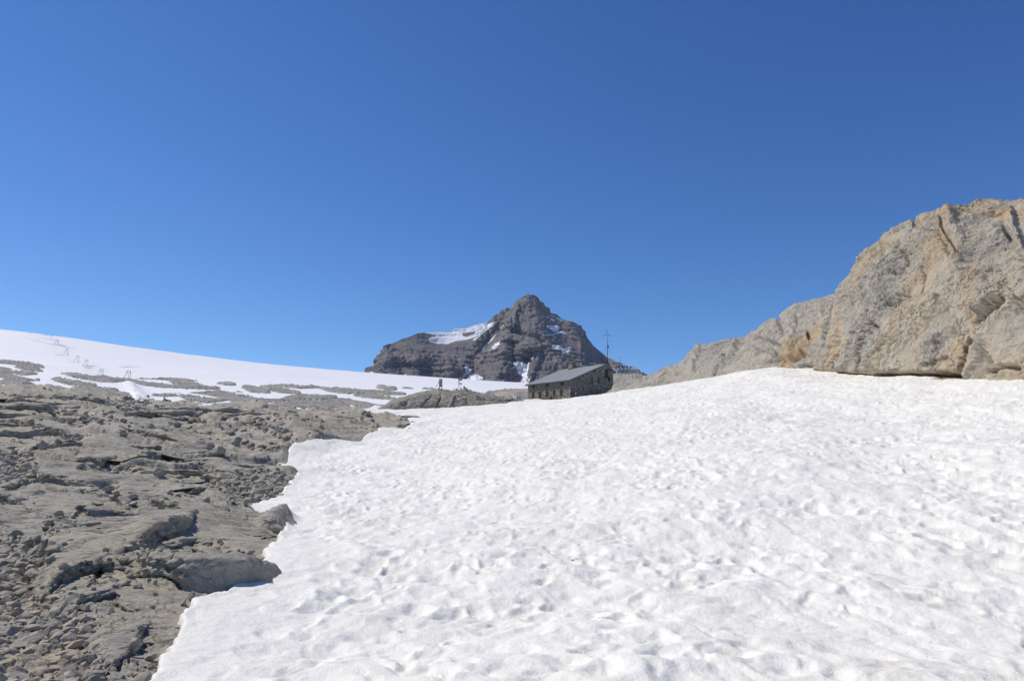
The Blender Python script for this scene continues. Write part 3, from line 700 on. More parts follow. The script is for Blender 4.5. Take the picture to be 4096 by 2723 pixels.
# wide floor under everything, out to the horizon
Vf = []; ring = 64
Rr = [0, 40, 400, 2500, 9000]
for r in Rr:
    for k in range(ring): Vf.append((r*math.cos(2*PI*k/ring), r*math.sin(2*PI*k/ring), -3.2-(r*.004)))
ff = [(a*ring+k, (a+1)*ring+k, (a+1)*ring+(k+1) % ring, a*ring+(k+1) % ring) for a in range(len(Rr)-1) for k in range(ring)]
tag(link('valley_floor', np_mesh('valley_floor', np.array(Vf), np.array(ff)), M_rockfar), kind='structure')

# ---------------------------------------------------------------- relief bodies: cliffs, knoll, mountain
def relief(name, U, crest, vb, yf, Wd, mat, nq=200, k=2.0, nback=60, backlen=30, backdrop=.3, disp=None, depth=None, mats=None, attrf=None, kind='structure', foot=0.0):
    crest = sorted(crest); cu = [p[0] for p in crest]; cv = [p[1] for p in crest]
    interp = lambda t: np.interp(U, [p[0] for p in t], [p[1] for p in t]) if isinstance(t, list) else np.full(len(U), float(t))
    VC = np.interp(U, cu, cv); VB = interp(vb); YF = interp(yf); WW = interp(Wd)
    kk = max(3, len(U)//14)|1; sm_ = lambda q: np.convolve(np.pad(np.pad(q, kk//2, 'edge'), kk//2, 'edge'), np.convolve(np.ones(kk)/kk, np.ones(kk)/kk), 'valid')
    YF = sm_(YF); WW = sm_(WW)
    th = np.linspace(0, PI/2, nq)
    q = np.sin(th)**(2.0/k); g = 1-np.cos(th)**(2.0/k)
    uu = U[:, None]+0*q[None]; vv = VB[:, None]+(VC-VB)[:, None]*q[None]; yy = YF[:, None]+WW[:, None]*g[None]
    if depth is not None: yy = yy+depth(uu, vv)
    a, s = bearing(uu, vv); X_ = a*yy; Y_ = yy+0; Z_ = s*yy
    t = np.linspace(0, 1, nback+1)[1:]
    ac = a[:, -1:]; yb = yy[:, -1:]+backlen*t[None]**1.5; zb_ = Z_[:, -1:]-backdrop*backlen*(t[None]**2)
    X_ = np.hstack([X_, ac*yb]); Y_ = np.hstack([Y_, yb]); Z_ = np.hstack([Z_, zb_])
    uu = np.hstack([uu, uu[:, -1:]+0*t[None]]); vv = np.hstack([vv, vv[:, -1:]-3*t[None]])
    Pn = np.stack([X_, Y_, Z_], -1)
    if disp is not None:
        gu = np.gradient(Pn, axis=0); gv = np.gradient(Pn, axis=1); nr = np.cross(gu, gv)
        for _ in range(3):
            nr[1:-1] = (nr[:-2]+nr[1:-1]+nr[2:])/3; nr[:, 1:-1] = (nr[:, :-2]+nr[:, 1:-1]+nr[:, 2:])/3
        nr /= np.linalg.norm(nr, axis=-1, keepdims=True)+1e-9
        Pn = Pn+nr*disp(X_, Y_, Z_, uu, vv)[..., None]
    ni, nj = uu.shape; f = grid_faces(ni, nj); mi = mats(uu, vv, Pn) if mats else None
    if mi is not None:
        mi = mi.ravel()[f].max(1) if mi.dtype != bool else (mi.ravel()[f].sum(1) >= 2).astype(int)
    me = np_mesh(name, Pn.reshape(-1, 3), f, True, mi, attrf(uu, vv, Pn) if attrf else None)
    return tag(link(name, me, mat), kind=kind), Pn, uu, vv
def strokes(uu, vv, L, wob=.5, seed=5):
    r = np.zeros(uu.shape); a = uu+wob*gn2(uu*.25, vv*.25, seed); b = vv+wob*gn2(uu*.25+7, vv*.25, seed+1)
    for pts, w, h in L:
        m = (uu > min(p[0] for p in pts)-w*3) & (uu < max(p[0] for p in pts)+w*3)
        if m.any():
            d = seg_dist(a[m], b[m], pts)[0]; r[m] += h*np.exp(-(d/w)**2)
    return r

# great boulder-like cliff at the right
CL1 = z5((990,990),(1010,940),(1020,880),(1100,820),(1180,800),(1250,700),(1290,640),(1330,570),(1345,520),(1365,480),(1415,430),(1430,390),(1470,350),(1510,300),(1560,265),(1640,215),(1700,185),(1760,172),(1810,140),(1900,108),(1960,93),(2060,80),(2160,58),(2260,45),(2359,32))+[(1060,193),(1140,188),(1220,196),(1300,240)]
S1 = [(z5((1700,440),(1600,450),(1530,490),(1480,560),(1450,640),(1450,720)), 2.6, -.35), (z5((1700,560),(1640,580),(1590,600)), 4.0, -.45), (z5((1640,440),(1560,500),(1500,570)), 5.0, .35),
      (z5((1790,400),(1800,460),(1780,530)), 1.2, -.35), (z5((1925,120),(1930,220),(1990,330),(2020,350)), 1.6, -.55), (z5((1960,150),(2040,300),(2000,400)), 7, .5),
      (z5((2060,690),(2120,670),(2190,620),(2240,590)), 3.2, -.65), (z5((2100,650),(2160,610),(2230,570)), 2.4, .35), (z5((1990,1010),(2010,920),(2040,800)), 1.6, -.9), (z5((2070,1000),(2090,900),(2120,800)), 6, .5),
      (z5((1300,1000),(1310,920),(1340,860)), 1.5, -.8), (z5((1440,980),(1450,880),(1460,760),(1450,700)), 1.3, -.45), (z5((1370,960),(1390,850),(1400,760)), 4.5, .45), (z5((1560,940),(1600,860),(1640,800)), 5, .35),
      (z5((1140,1000),(1180,900),(1230,800),(1300,700)), 2.2, -.5), (z5((1230,980),(1270,860),(1330,740),(1370,560)), 5.5, .55), (z5((1020,920),(1080,930),(1140,880)), 2.6, -.6), (z5((1060,870),(1130,850),(1170,820)), 4.0, .6),
      (z5((1150,950),(1200,1000),(1400,1010),(1600,1005),(1800,1000),(2000,1000)), 2.6, -1.2), (z5((2120,440),(2160,470),(2190,430)), 2.6, -.4), (z5((2260,200),(2290,280),(2250,330)), 1.4, -.5), (z5((2290,90),(2320,200),(2359,300)), 3, .4),
      (z5((1460,700),(1500,720)), 2.0, -.5), (z5((1440,520),(1450,600)), 1.4, -.25), (z5((1700,330),(1720,380),(1690,410)), 1.6, -.4), (z5((1760,170),(1820,200),(1900,220),(1960,330)), 3.2, -.35),
      (z5((1600,300),(1690,290),(1660,330)), 2.0, -.3), (z5((1840,870),(1880,800),(1940,760)), 5, -.3), (z5((1820,950),(1900,900),(1960,940)), 3, -.3), (z5((2100,820),(2150,900),(2190,1000)), 2, -.35), (z5((2150,980),(2230,950),(2300,960)), 2.4, -.4), (z5((2310,580),(2359,620)), 3, -.4)]
def d1(x, y, z, uu, vv):
    tilt = z+.25*x
    r = .55*fbm3(x*.16, y*.16, z*.16, 3, 201)+.42*fbm3(x*.42, y*.42, z*.34, 4, 202)*1.0+.20*rid3(x*.65, y*.65, z*.8, 4, 203, .5)*sst(-.15, .4, gn3(x*.22, y*.22, z*.22, 204))
    br = sst(-.05, .35, gn3(x*.25+4, y*.25, z*.25, 206)+.35*np.exp(-(((uu-880)/45)**2+((vv-275)/35)**2))+.3*np.exp(-(((uu-940)/60)**2+((vv-228)/18)**2)))
    t = tilt/.55+1.2*fbm3(x*.25, y*.25, z*.25, 3, 205); f = t-np.floor(t)
    r = r+.14*(f-.5)*br*sst(0, .12, 1-f)+.16*br*rid3(x*1.3, y*1.3, z*1.5, 4, 207, .55)
    fl = gn3(x*.9, y*.9, z*.16, 209); r = r+.16*fl*sst(300, 345, vv)
    r = r+.055*fbm3(x*2.2, y*2.2, z*2.2, 4, 208, .6)
    return r*.95+strokes(uu, vv, S1, 1.2, 211)*1.05
U1 = np.concatenate([np.linspace(776, 1040, 950), np.linspace(1040.5, 1290, 220)])
relief('cliff', U1, CL1, [(776,372),(810,382),(900,386),(1024,384),(1290,390)], [(776,60),(800,56),(860,45.5),(930,37),(1024,29.5),(1290,22)], [(776,3),(840,9),(900,13),(1024,14),(1290,14)], M_cliff, 620, 2.3, 80, 40, .02, d1)

# lower rock shoulder running down to the hut
CL2 = z1((1500,1330),(1785,1118),(1820,1060),(1880,1020),(1950,990),(2100,960),(2250,935),(2340,905))+z5((330,985),(410,965),(440,945),(480,900),(560,850),(650,825),(740,812),(815,797),(850,770),(900,735),(990,697),(1030,665),(1090,620),(1180,590),(1260,575),(1332,562))+[(850,293),(900,280),(960,272)]
S2 = [(z5((690,880),(680,940),(640,1000)), 1.6, -.9), (z5((850,790),(930,800),(1000,830)), 1.6, -.8), (z5((940,850),(1000,910),(900,930)), 2.5, -.7), (z5((1000,690),(1010,760)), 1.4, -.7), (z5((1100,680),(1060,780)), 1.2, -.5),
      (z5((480,900),(430,1000)), 1.6, -.6), (z5((560,860),(520,980)), 1.6, .5), (z5((760,830),(700,960)), 3, .7), (z5((1200,700),(1280,640)), 2, -.5), (z5((880,860),(960,870),(1020,920)), 1.2, -.5)]
def d2(x, y, z, uu, vv):
    r = .9*fbm3(x*.09, y*.09, z*.1, 3, 221)+.6*fbm3(x*.3, y*.3, z*.22, 4, 222)
    t = (z+.3*x)/1.0+1.5*fbm3(x*.15, y*.15, z*.15, 3, 223); f = t-np.floor(t)
    r = r+.22*(f-.5)*sst(0, .12, 1-f)*sst(-.2, .3, gn3(x*.15, y*.15, z*.15, 224))+.25*rid3(x*.6, y*.6, z*.35, 4, 225, .55)+.10*fbm3(x*1.6, y*1.6, z*1.6, 4, 226, .6)
    return r*.75+strokes(uu, vv, S2, 1.0, 231)
relief('rock_shoulder', np.linspace(590, 960, 950), CL2, [(590,402),(640,396),(780,385),(960,380)], [(590,128),(640,112),(700,96),(780,74),(860,62),(960,58)], [(590,10),(700,22),(800,24),(960,26)], M_ridge, 320, 1.7, 60, 40, .25, d2)

# flat rock behind the hut carrying the solar panels
CL3 = [(585,374),(600,374)]+z1((1700,835),(1780,822),(1850,833),(1950,848),(2050,850),(2150,852),(2250,880),(2359,902),(2500,940),(2700,1000))
def d3(x, y, z, uu, vv): return .35*fbm3(x*.2, y*.2, z*.3, 5, 241)+.12*rid3(x*.8, y*.8, z*1.6, 3, 242)
relief('rock_platform', np.linspace(585, 690, 320), CL3, 398, [(585,176),(640,166),(690,160)], 12, M_ridge, 120, 1.6, 40, 60, .05, d3)
# low hump left of the hut
CL4 = z4((1960,395),(2030,365),(2090,345),(2150,330),(2220,318),(2300,312),(2359,308))+[(540,389),(570,389),(600,391)]
relief('rock_hump', np.linspace(478, 600, 360), CL4, 404, [(478,168),(520,176),(600,180)], 22, M_ridge, 120, 1.5, 40, 60, .06, d3)
# knoll carrying the signs
CL5 = z4((1190,470),(1230,452),(1300,405),(1400,365),(1500,335),(1580,317),(1680,311),(1750,316),(1830,318),(1920,322),(2060,346),(2180,362),(2260,380),(2359,398),(2500,420),(2700,440))
S5 = [(z4((1540,450),(1620,360),(1700,350)), 1.1, -.30), (z4((1400,430),(1430,415)), 1.6, -.6), (z4((1700,370),(1660,450)), .9, -.3), (z4((1920,430),(1900,400)), 1.3, -.4), (z4((1800,370),(1760,450)), 1.0, .3), (z4((1560,450),(1700,440)), .9, -.4), (z4((2120,350),(2230,372)), .9, -.4), (z4((1990,380),(2150,395),(2300,400)), .8, -.25)]
def d5(x, y, z, uu, vv):
    return .30*fbm3(x*.25, y*.25, z*.4, 4, 251)+.16*gn3(x*.7, y*.7, z*.1, 252)+.10*rid3(x*1.2, y*1.2, z*2.2, 4, 253, .55)+strokes(uu, vv, S5, .6, 255)
KN = relief('knoll', np.linspace(374, 556, 760), CL5, [(374,412),(500,411),(556,409)], [(374,92),(420,95),(500,98),(556,112)], [(374,3),(430,8),(520,9),(556,8)], M_knoll, 160, 1.7, 50, 26, .12, d5)
# ---------------------------------------------------------------- the mountain
MT = z2((135,650),(200,615),(255,588),(262,545),(285,515),(318,470),(330,450),(400,432),(450,410),(560,372),(620,368),(700,362),(800,352),(930,328),(1050,305),(1095,260),(1130,240),(1150,215),(1180,198),(1222,194),(1240,155),(1290,115),(1335,98),(1380,112),(1440,165),(1500,228),(1560,262),(1600,282),(1640,290),(1700,320),(1712,345),(1725,352),(1735,385),(1750,410),(1800,465),(1900,540),(2000,590),(2040,610),(2130,640),(2190,672),(2300,720),(2500,800))+[(360,402),(340,410)]
SN_M = [z2(*p) for p in [
 [(610,367),(700,360),(800,350),(930,326),(1052,300),(1030,325),(1110,294),(1112,302),(1085,325),(1040,355),(985,385),(900,410),(830,418),(770,443),(700,442),(650,432),(632,410),(650,397),(700,392),(640,375)],
 [(870,365),(900,368),(970,355),(955,375),(900,392),(875,388)],
 [(945,410),(1000,378),(985,400),(955,418)], [(1115,375),(1118,372),(1075,420),(1040,450),(1010,480),(1030,450)], [(1165,308),(1172,312),(1148,345),(1145,340)],
 [(1140,420),(1130,450),(1105,480),(1072,500),(1068,492),(1085,480),(1070,472),(1100,440)], [(1495,242),(1540,262),(1566,275),(1565,290),(1530,275),(1505,260)], [(1485,258),(1500,268),(1512,290),(1498,295),(1482,280)],
 [(1460,318),(1490,316),(1530,322),(1545,345),(1535,360),(1520,365),(1490,352),(1475,335),(1458,330)], [(1425,378),(1500,378),(1540,365),(1575,372),(1614,392),(1580,388),(1545,378),(1510,384),(1450,384)],
 [(1494,452),(1530,455),(1575,478),(1622,475),(1625,485),(1610,510),(1590,514),(1570,510),(1558,490),(1520,492),(1505,475)],
 [(1222,590),(1265,570),(1300,590),(1330,592),(1345,575),(1330,625),(1322,660),(1345,690),(1330,740),(1200,735),(1120,720),(1158,692),(1160,712),(1200,720),(1262,715),(1285,680),(1270,650),(1252,640),(1250,600)],
 [(885,610),(915,612),(935,640),(900,680),(870,710),(800,705),(865,670),(888,640)], [(895,705),(950,668),(985,665),(1000,675),(1022,682),(985,720)], [(437,682),(465,657),(484,662),(470,684)], [(203,660),(240,636),(250,645),(262,645),(245,664)],
 [(1362,560),(1372,530),(1366,560)]]]
HOLES = [z2((870,365),(970,355),(955,375),(900,392),(878,388))]
SM = [ # (points, width rows, metres: + towards the camera)
 (z2((1335,100),(1400,190),(1440,330),(1500,480),(1580,640),(1640,740)), 9, 60), (z2((1240,200),(1215,300),(1180,400),(1150,560),(1130,740)), 7, 70), (z2((1180,260),(1120,370),(1010,480),(960,560)), 6, -60),
 (z2((1330,540),(1300,640),(1260,740)), 6, -70), (z2((930,620),(860,720)), 5, -45), (z2((1090,640),(1060,740)), 6, 50), (z2((780,560),(790,740)), 6, 35), (z2((560,540),(540,740)), 7, 30), (z2((330,470),(350,560),(400,700)), 7, 50),
 (z2((480,560),(560,560),(640,548)), 3, 30), (z2((1230,300),(1290,320),(1380,400),(1330,500)), 7, 30), (z2((1730,380),(1760,470),(1860,600),(1960,680)), 6, -60), (z2((1640,300),(1720,430),(1800,560),(1850,640)), 5, 45),
 (z2((270,560),(260,640),(300,700)), 5, 30), (z2((1480,600),(1440,740)), 6, 30), (z2((1560,560),(1700,640)), 6, 25), (z2((1390,560),(1340,680)), 4, 35)]
CLB = [ # cliff bands: polylines along the middle of the band, half height rows, strength
 (z2((290,520),(400,480),(480,470),(600,500),(680,520),(800,560),(900,570)), 7.0, 1.0), (z2((1170,385),(1260,390),(1320,420),(1400,440)), 3.6, .8), (z2((1150,470),(1300,470)), 3, .4), (z2((1640,310),(1720,370),(1780,470),(1860,560)), 5, .9),
 (z2((1160,230),(1230,230),(1240,300)), 4, .5), (z2((1000,640),(1150,600)), 5, .4), (z2((1240,160),(1300,130)), 4, .3)]
def mdepth(uu, vv):
    d = np.zeros(uu.shape)
    wob = 3*gn2(uu*.05, vv*.08, 301)+1.2*gn2(uu*.2, vv*.25, 302)
    for pts, w, s in CLB:          # rows below a band stand nearer, rows above farther: steep wall between
        dd, sd, par, raw = seg_dist(uu+wob, vv+wob*.6, pts)
        sgn = np.where(pts[-1][0] > pts[0][0], sd, -sd)
        end = np.exp(-(np.clip(-raw, 0, 9)+np.clip(raw-(len(pts)-1), 0, 9))**2*4)
        prof = np.where(sgn < 0, 1, -1)*np.exp(-((dd-w)/(w*1.3))**2)*sst(0, w, dd)
        d = d+prof*55*s*end
    return d-strokes(uu, vv, SM, 2.5, 305)
def dm(x, y, z, uu, vv):
    st = z/26+.9*fbm3(x*.003, y*.003, z*.004, 3, 311); f = st-np.floor(st)
    crag = sst(-.1, .35, gn3(x*.004, y*.004, z*.006, 312)+.0)
    smooth = np.exp(-(((uu-478)/40)**2+((vv-372)/9)**2))*.0+sst(6, 0, np.abs(vv-(338+.33*(uu-470)*0)))*0
    scree = np.clip(np.exp(-(((uu-600)/28)**2+((vv-352)/16)**2))+np.exp(-(((uu-455)/60)**2+((vv-340)/9)**2)), 0, 1)
    k = 1-.8*scree
    r = 11*fbm3(x*.003, y*.003, z*.003, 3, 313, .5)+4.2*(rid3(x*.014, y*.010, z*.005, 5, 314, .55)-.6)*k*(.35+.65*crag)
    r = r+13*(sst(.0, .4, f)*(1-f)-.2)*crag*k+4.2*fbm3(x*.05, y*.05, z*.07, 4, 315, .6)*k
    g = rid3(x*.03+z*.02, y*.01, z*.004, 3, 316); r = r+3*g*sst(362, 378, vv)
    return r
M_mtn = None
def mtn_mats():
    n = N('mountain_rock')
    c = n.mix(n.ramp(n.noise(.004, 6, .6), [(.35, 0.), (.65, 1.)]), (.195, .176, .162), (.27, .238, .212))
    c = n.mix(n.math('MULTIPLY', n.ramp(n.noise(.012, 8, .65, n.map((.5, .5, 5)), 2.), [(.45, 0.), (.62, 1.)]), .5), c, (.155, .15, .155))
    c = n.mix(n.math('MULTIPLY', n.ramp(n.noise(.05, 6, .7), [(.5, 0.), (.75, 1.)]), .45), c, (.23, .20, .17))
    c = n.mix(n.math('MULTIPLY', n.ramp(n.noise(.006, 5, .6, n.map((1, 1, .6))), [(.6, 0.), (.72, 1.)]), .5), c, (.24, .18, .13))
    c = n.mix(n.math('MULTIPLY', n.ramp(n.noise(.03, 5, .6, n.map((.3, .3, 2.2)), .5), [(.44, 1.), (.50, 0.)]), .35), c, (.11, .106, .108))
    nb = n.bump(n.noise(.035, 10, .72), 1., 9)
    m1 = n.done(c, .95, nb, .1)
    n = N('mountain_snow'); m2 = n.done(n.mix(n.ramp(n.noise(.02, 5), [(.45, 0.), (.7, 1.)]), (.84, .84, .85), (.74, .72, .69)), .6, n.bump(n.noise(.05, 4), .4, 2), .2)
    return [m1, m2]
def msnow(uu, vv, Pn):
    a = uu+.35*gn2(uu*.9, vv*.9, 321)+.2*gn2(uu*2.5, vv*2.5, 322); b = vv+.35*gn2(uu*.9+9, vv*.9, 323)+.2*gn2(uu*2.5, vv*2.5, 324)
    m = np.zeros(uu.shape, bool)
    for p in SN_M: m |= in_poly(a, b, p)
    for p in HOLES: m &= ~in_poly(a, b, p)
    return m
relief('mountain', np.linspace(338, 690, 1250), MT, 404, [(338,2500),(470,2350),(540,2300),(640,2450),(690,2600)], [(338,200),(450,650),(480,700),(530,900),(600,800),(650,500),(690,200)], mtn_mats(), 520, 1.02, 30, 900, .45, dm, mdepth, msnow)

# far dark rocks and one small building that break the glacier skyline
def far_rock(name, pts, y, mat, label):
    mb = bmesh.new()
    w = [P(u, v, y) for u, v in pts]; bl = [P(u, v+1.5, y) for u, v in pts]
    b2 = [p+Vector((0, 30, 0)) for p in bl]; w2 = [p+Vector((0, 12, -.6)) for p in w]
    rows = [bl, w, w2, b2]; vs_ = [[mb.verts.new(p) for p in r] for r in rows]
    for i in range(3):
        for k in range(len(pts)-1): mb.faces.new((vs_[i][k], vs_[i][k+1], vs_[i+1][k+1], vs_[i+1][k]))
    bmesh.ops.recalc_face_normals(mb, faces=mb.faces)
    me = bpy.data.meshes.new(name); mb.to_mesh(me); mb.free(); return tag(link(name, me, mat), label, 'rock outcrop')
M_dark = flat('dark_shale', (.07, .065, .06), .95, 0, .1, .3, .1)
far_rock('skyline_feature', zp((120,125),(150,103),(185,104),(215,122)), 1500, M_dark, 'tiny dark rock on the left skyline of the glacier, highest of the dark outcrops')
far_rock('skyline_feature', zp((380,182),(395,163),(440,160),(500,170),(560,185),(605,205),(640,196),(690,203),(730,225),(750,245)), 1480, M_dark, 'long low dark outcrop on the glacier skyline behind the ski lift pylons')
far_rock('skyline_feature', [(1130+x/23.59, 1450+y/23.59) and ((1130+x/23.59)/4, (1450+y/23.59)/4) for x, y in ((660,455),(690,425),(800,378),(930,385),(1000,440),(1070,490))], 1430, M_dark, 'small dark hump on the glacier skyline left of the big mountain')
far_rock('skyline_feature', [((1130+x/23.59)/4, (1450+y/23.59)/4) for x, y in ((1590,520),(1620,488),(1780,490),(1820,525),(1950,545),(2060,545),(2150,575))], 1420, M_dark, 'flat thin dark structure on the glacier skyline nearest the big mountain')  # the flat one is a small building, drawn as a rock silhouette
# ---------------------------------------------------------------- loose stones
def stone_shape(sub, seed, flat_=.6):
    r = random.Random(seed); bm = bmesh.new(); bmesh.ops.create_icosphere(bm, subdivisions=sub, radius=1)
    V = np.array([v.co[:] for v in bm.verts]); Fc = np.array([[v.index for v in f.verts] for f in bm.faces]); bm.free()
    for _ in range(11):
        n = Vector((r.gauss(0, 1), r.gauss(0, 1), r.gauss(0, 1))).normalized(); n = np.array(n); d = r.uniform(.44, .82)
        k = V@n; m = k > d; V[m] -= np.outer(k[m]-d, n)
    V += .05*np.stack([gn3(V[:, 0]*2+seed, V[:, 1]*2, V[:, 2]*2, i) for i in range(3)], 1)
    V *= np.array([1, r.uniform(.65, .95), r.uniform(.45, .75)*flat_/.6]); V /= np.abs(V[:, :2]).max()
    return V, Fc
HI = [stone_shape(4, 50+i) for i in range(14)]; LO = [stone_shape(2, 90+i) for i in range(14)]; VL = [stone_shape(1, 190+i) for i in range(8)]
HIM = [np_mesh('stone', v, f, True) for v, f in HI]
for m in HIM: m.materials.append(M_stone)
# heights of the finished ground, looked up bilinearly
_gy = np.exp(np.linspace(math.log(1.5), math.log(110), 900)); _ga = np.linspace(-1.05, .03, 900)
_aa, _yy = np.meshgrid(_ga, _gy, indexing='ij')
_GZ = rock_h((_aa*_yy).ravel(), _yy.ravel()).reshape(_aa.shape)
_i = np.round((LV[:, 0]/LV[:, 1]-_ga[0])/(_ga[1]-_ga[0])).astype(int); _j = np.round((np.log(LV[:, 1])-math.log(1.5))/(math.log(110)-math.log(1.5))*899).astype(int)
_m = (_i >= 1) & (_i < 899) & (_j >= 1) & (_j < 899)
for _di, _dj in ((0, 0), (1, 0), (0, 1)): np.maximum.at(_GZ, (_i[_m]+_di, _j[_m]+_dj), LV[_m, 2])
def gz(x, y):
    fi = np.clip((x/y-_ga[0])/(_ga[1]-_ga[0]), 0, 898.99); fj = np.clip((np.log(y)-math.log(1.5))/(math.log(110)-math.log(1.5))*899, 0, 898.99)
    i = fi.astype(int); j = fj.astype(int); fi = fi-i; fj = fj-j
    return (_GZ[i, j]*(1-fi)+_GZ[i+1, j]*fi)*(1-fj)+(_GZ[i, j+1]*(1-fi)+_GZ[i+1, j+1]*fi)*fj
def gz1(x, y): return float(gz(np.array([x]), np.array([y]))[0])

# boulders one can point at: native photo x, y of the middle, width px, height px, label
BOULD = [
 (530,2583,58,52,'dark faceted boulder casting a shadow on the flat slab near the bottom of the photo'),
 (108,2183,52,38,'brownish boulder lying alone above the gravel bed at the left edge'),
 (733,2414,38,24,'tan block beside the two grey stones below the long slab near the snow'),
 (768,2398,30,36,'grey upright stone leaning at the lower end of the long undercut slab'),
 (776,2421,34,24,'low grey stone in front of the upright one below the long slab'),
 (1098,2122,52,30,'dark brown boulder tucked against the snow edge under the rounded rock'),
 (877,2176,24,18,'small dark stone alone on the veined slab above the long slab'),
 (490,2252,48,26,'grey stone wedged under the left end of the long slab'),
 (620,2334,20,20,'small upright stone in the shadow gap of the long slab'),
 (158,1979,42,32,'grey block at the left of the hollow with its near side in shade'),
 (173,1788,34,30,'dark boulder standing on the left slope beside gravel'),
 (275,1686,24,22,'dark pointed stone on the upper left rubble'),
 (122,1697,32,18,'low brown stone on the smooth upper left slope'),
 (106,1874,50,38,'large dark boulder among the rubble at the left edge'),
 (318,1878,34,24,'pale smooth stone below the dark rounded outcrop at mid left'),
 (640,1898,48,40,'angular grey boulder in the cleft at the middle of the rocks'),
 (946,1772,30,24,'grey pointed stone on the slope left of the snow tip'),
 (845,1784,36,34,'pale boulder balanced at the end of the upper tan slab'),
 (868,1812,70,40,'wide rounded boulder just below the end of the upper tan slab'),
 (547,1632,30,22,'dark peaked rock on the crest below the small cairn'),
 (712,2030,36,22,'rounded grey stone on the slab between hollow and snow'),
 (905,1935,58,28,'flat grey boulder beside the stony bed near the snow spit'),
 (982,2012,32,24,'rounded stone at the top of the cobble bed touching the snow'),
 (1035,1975,30,22,'dark squarish stone in the cobble bed left of the snow'),
 (645,2035,26,18,'small grey stone on the slab left of the rounded one'),
 (430,1960,44,26,'grey slab-like stone lying in the hollow at mid left'),
 (465,1990,34,20,'stone at the lower right rim of the hollow'),
 (528,1998,38,22,'low dark block right of the hollow'),
 (600,2635,46,26,'grey boulder near the bottom snow edge, upper one of the loose group'),
 (608,2664,34,26,'rounded grey stone in the middle of the loose group by the bottom snow edge'),
 (645,2683,32,22,'tan stone lowest of the loose group by the bottom snow edge'),
 (372,2648,34,38,'rusty brown stone at the right rim of the gravel bed'),
 (1062,2246,34,26,'angular stone close to the snow edge right of the long slab'),
 (320,1932,30,16,'flat dark stone above the hollow at mid left'),
 (232,1770,26,18,'dark squat stone beside the left gravel'),
 (1078,1798,22,16,'small dark stone on the smooth slope near the snow tip'),
 (400,1686,30,18,'dark stone at the front of the middle rubble'),
 (492,1738,26,24,'dark stone sitting on the grooved slab at mid left'),
]
def put_stone(name, u, v, w, hh, k, label, cat, group=None, sink=.3, dep=None):
    a, s = bearing(u, v+hh*.35); ys = YS[YS < 105]; zz = gz(a*ys, ys); hit = np.where(zz/ys >= s)[0]
    y = float(ys[hit[0]]) if len(hit) else 60.; x = float(a)*y
    dist = math.sqrt(x*x+y*y); W_ = w/F*dist*.5; H_ = hh/F*dist*.5
    o = bpy.data.objects.new(name, HIM[k % len(HIM)]); C.objects.link(o)
    me = HI[k % len(HI)][0]; zmin = me[:, 2].min(); zr = (me[:, 2].max()-zmin)/2
    o.scale = (W_, W_*.85, H_/zr*1.0); o.rotation_euler = (random.uniform(-.15, .15), random.uniform(-.15, .15), random.uniform(-.5, .5))
    yy = y+W_*.5; o.location = (x/y*yy, yy, gz1(x/y*yy, yy)-zmin*o.scale.z*(1-sink)-.0)
    return tag(o, label, cat, group)
for k, (px, py, w, hh, lab) in enumerate(BOULD):
    put_stone('boulder', px/4, py/4, w/4, hh/4, k, lab, 'boulder')

# gravel and cobbles: sampled over the rubble beds; 260 largest in the picture are single stones, the rest one heap
def scatter(n, dens, size, seed, region):
    r = np.random.default_rng(seed); u = r.uniform(region[0], region[1], n); v = r.uniform(region[2], region[3], n)
    a, s = bearing(u, v); lny = np.linspace(math.log(3), math.log(105), 500); Y = np.exp(lny)
    zz = base(a[:, None]*Y[None], np.broadcast_to(Y, (n, 500))); ok = zz/Y[None] >= s[:, None]
    j = ok.argmax(1); hit = ok.any(1); y = Y[j]*np.exp(r.uniform(-.01, .01, n)); x = a*y
    k = dens(x, y) > r.random(n); din = snow_in(x, y); k &= hit & (din < .0)
    x, y, u, v = x[k], y[k], u[k], v[k]; m = len(x)
    sz = size(x, y, r, m)
    return x, y, sz
def size_g(x, y, r, m): return np.clip(.0165*np.exp(r.normal(0, .58, m))*(1+y/10), .010*(1+y/12), .055+.006*y)
def dens1(x, y):
    return rub_mask(x, y, .3)
def dens2(x, y): return .22*sst(-.1, .45, fbm2(x*.35, y*.35, 3, 501))+.5*sst(20, 45, y)*sst(-.15, .3, fbm2(x*.2, y*.15, 3, 502))*.4+.03
parts_ = [scatter(60000, dens1, size_g, 1, (-80, 300, 540, 760)), scatter(26000, dens1, size_g, 2, (-60, 300, 395, 560)), scatter(16000, dens2, size_g, 3, (-60, 440, 395, 700)), scatter(5000, dens2, size_g, 4, (-60, 440, 392, 450))]
sx, sy, ss = [np.concatenate([p[i] for p in parts_]) for i in range(3)]
# keep clear of each other a little: drop centres falling inside a bigger stone
order = np.argsort(-ss/sy); sx, sy, ss = sx[order], sy[order], ss[order]
cell = {}; keep = []
for i in range(len(sx)):
    cx, cy = int(sx[i]/.35), int(sy[i]/.35); okk = True
    for dx in (-1, 0, 1):
        for dy in (-1, 0, 1):
            for j in cell.get((cx+dx, cy+dy), ()):
                if (sx[i]-sx[j])**2+(sy[i]-sy[j])**2 < (.62*(ss[i]+ss[j]))**2: okk = False; break
            if not okk: break
        if not okk: break
    if okk: keep.append(i); cell.setdefault((cx, cy), []).append(i)
keep = np.array(keep); sx, sy, ss = sx[keep], sy[keep], ss[keep]; sz_ = gz(sx, sy)
_su, _sv = rowcol(sx/sy, sz_/sy); inv = (_su > 0) & (_su < 512) & (_sv < 680) & (_sv > 380)
app = np.where(inv, ss/sy, 0); order = np.argsort(-app); NI = 262
single = order[:NI]; rest = order[NI:]
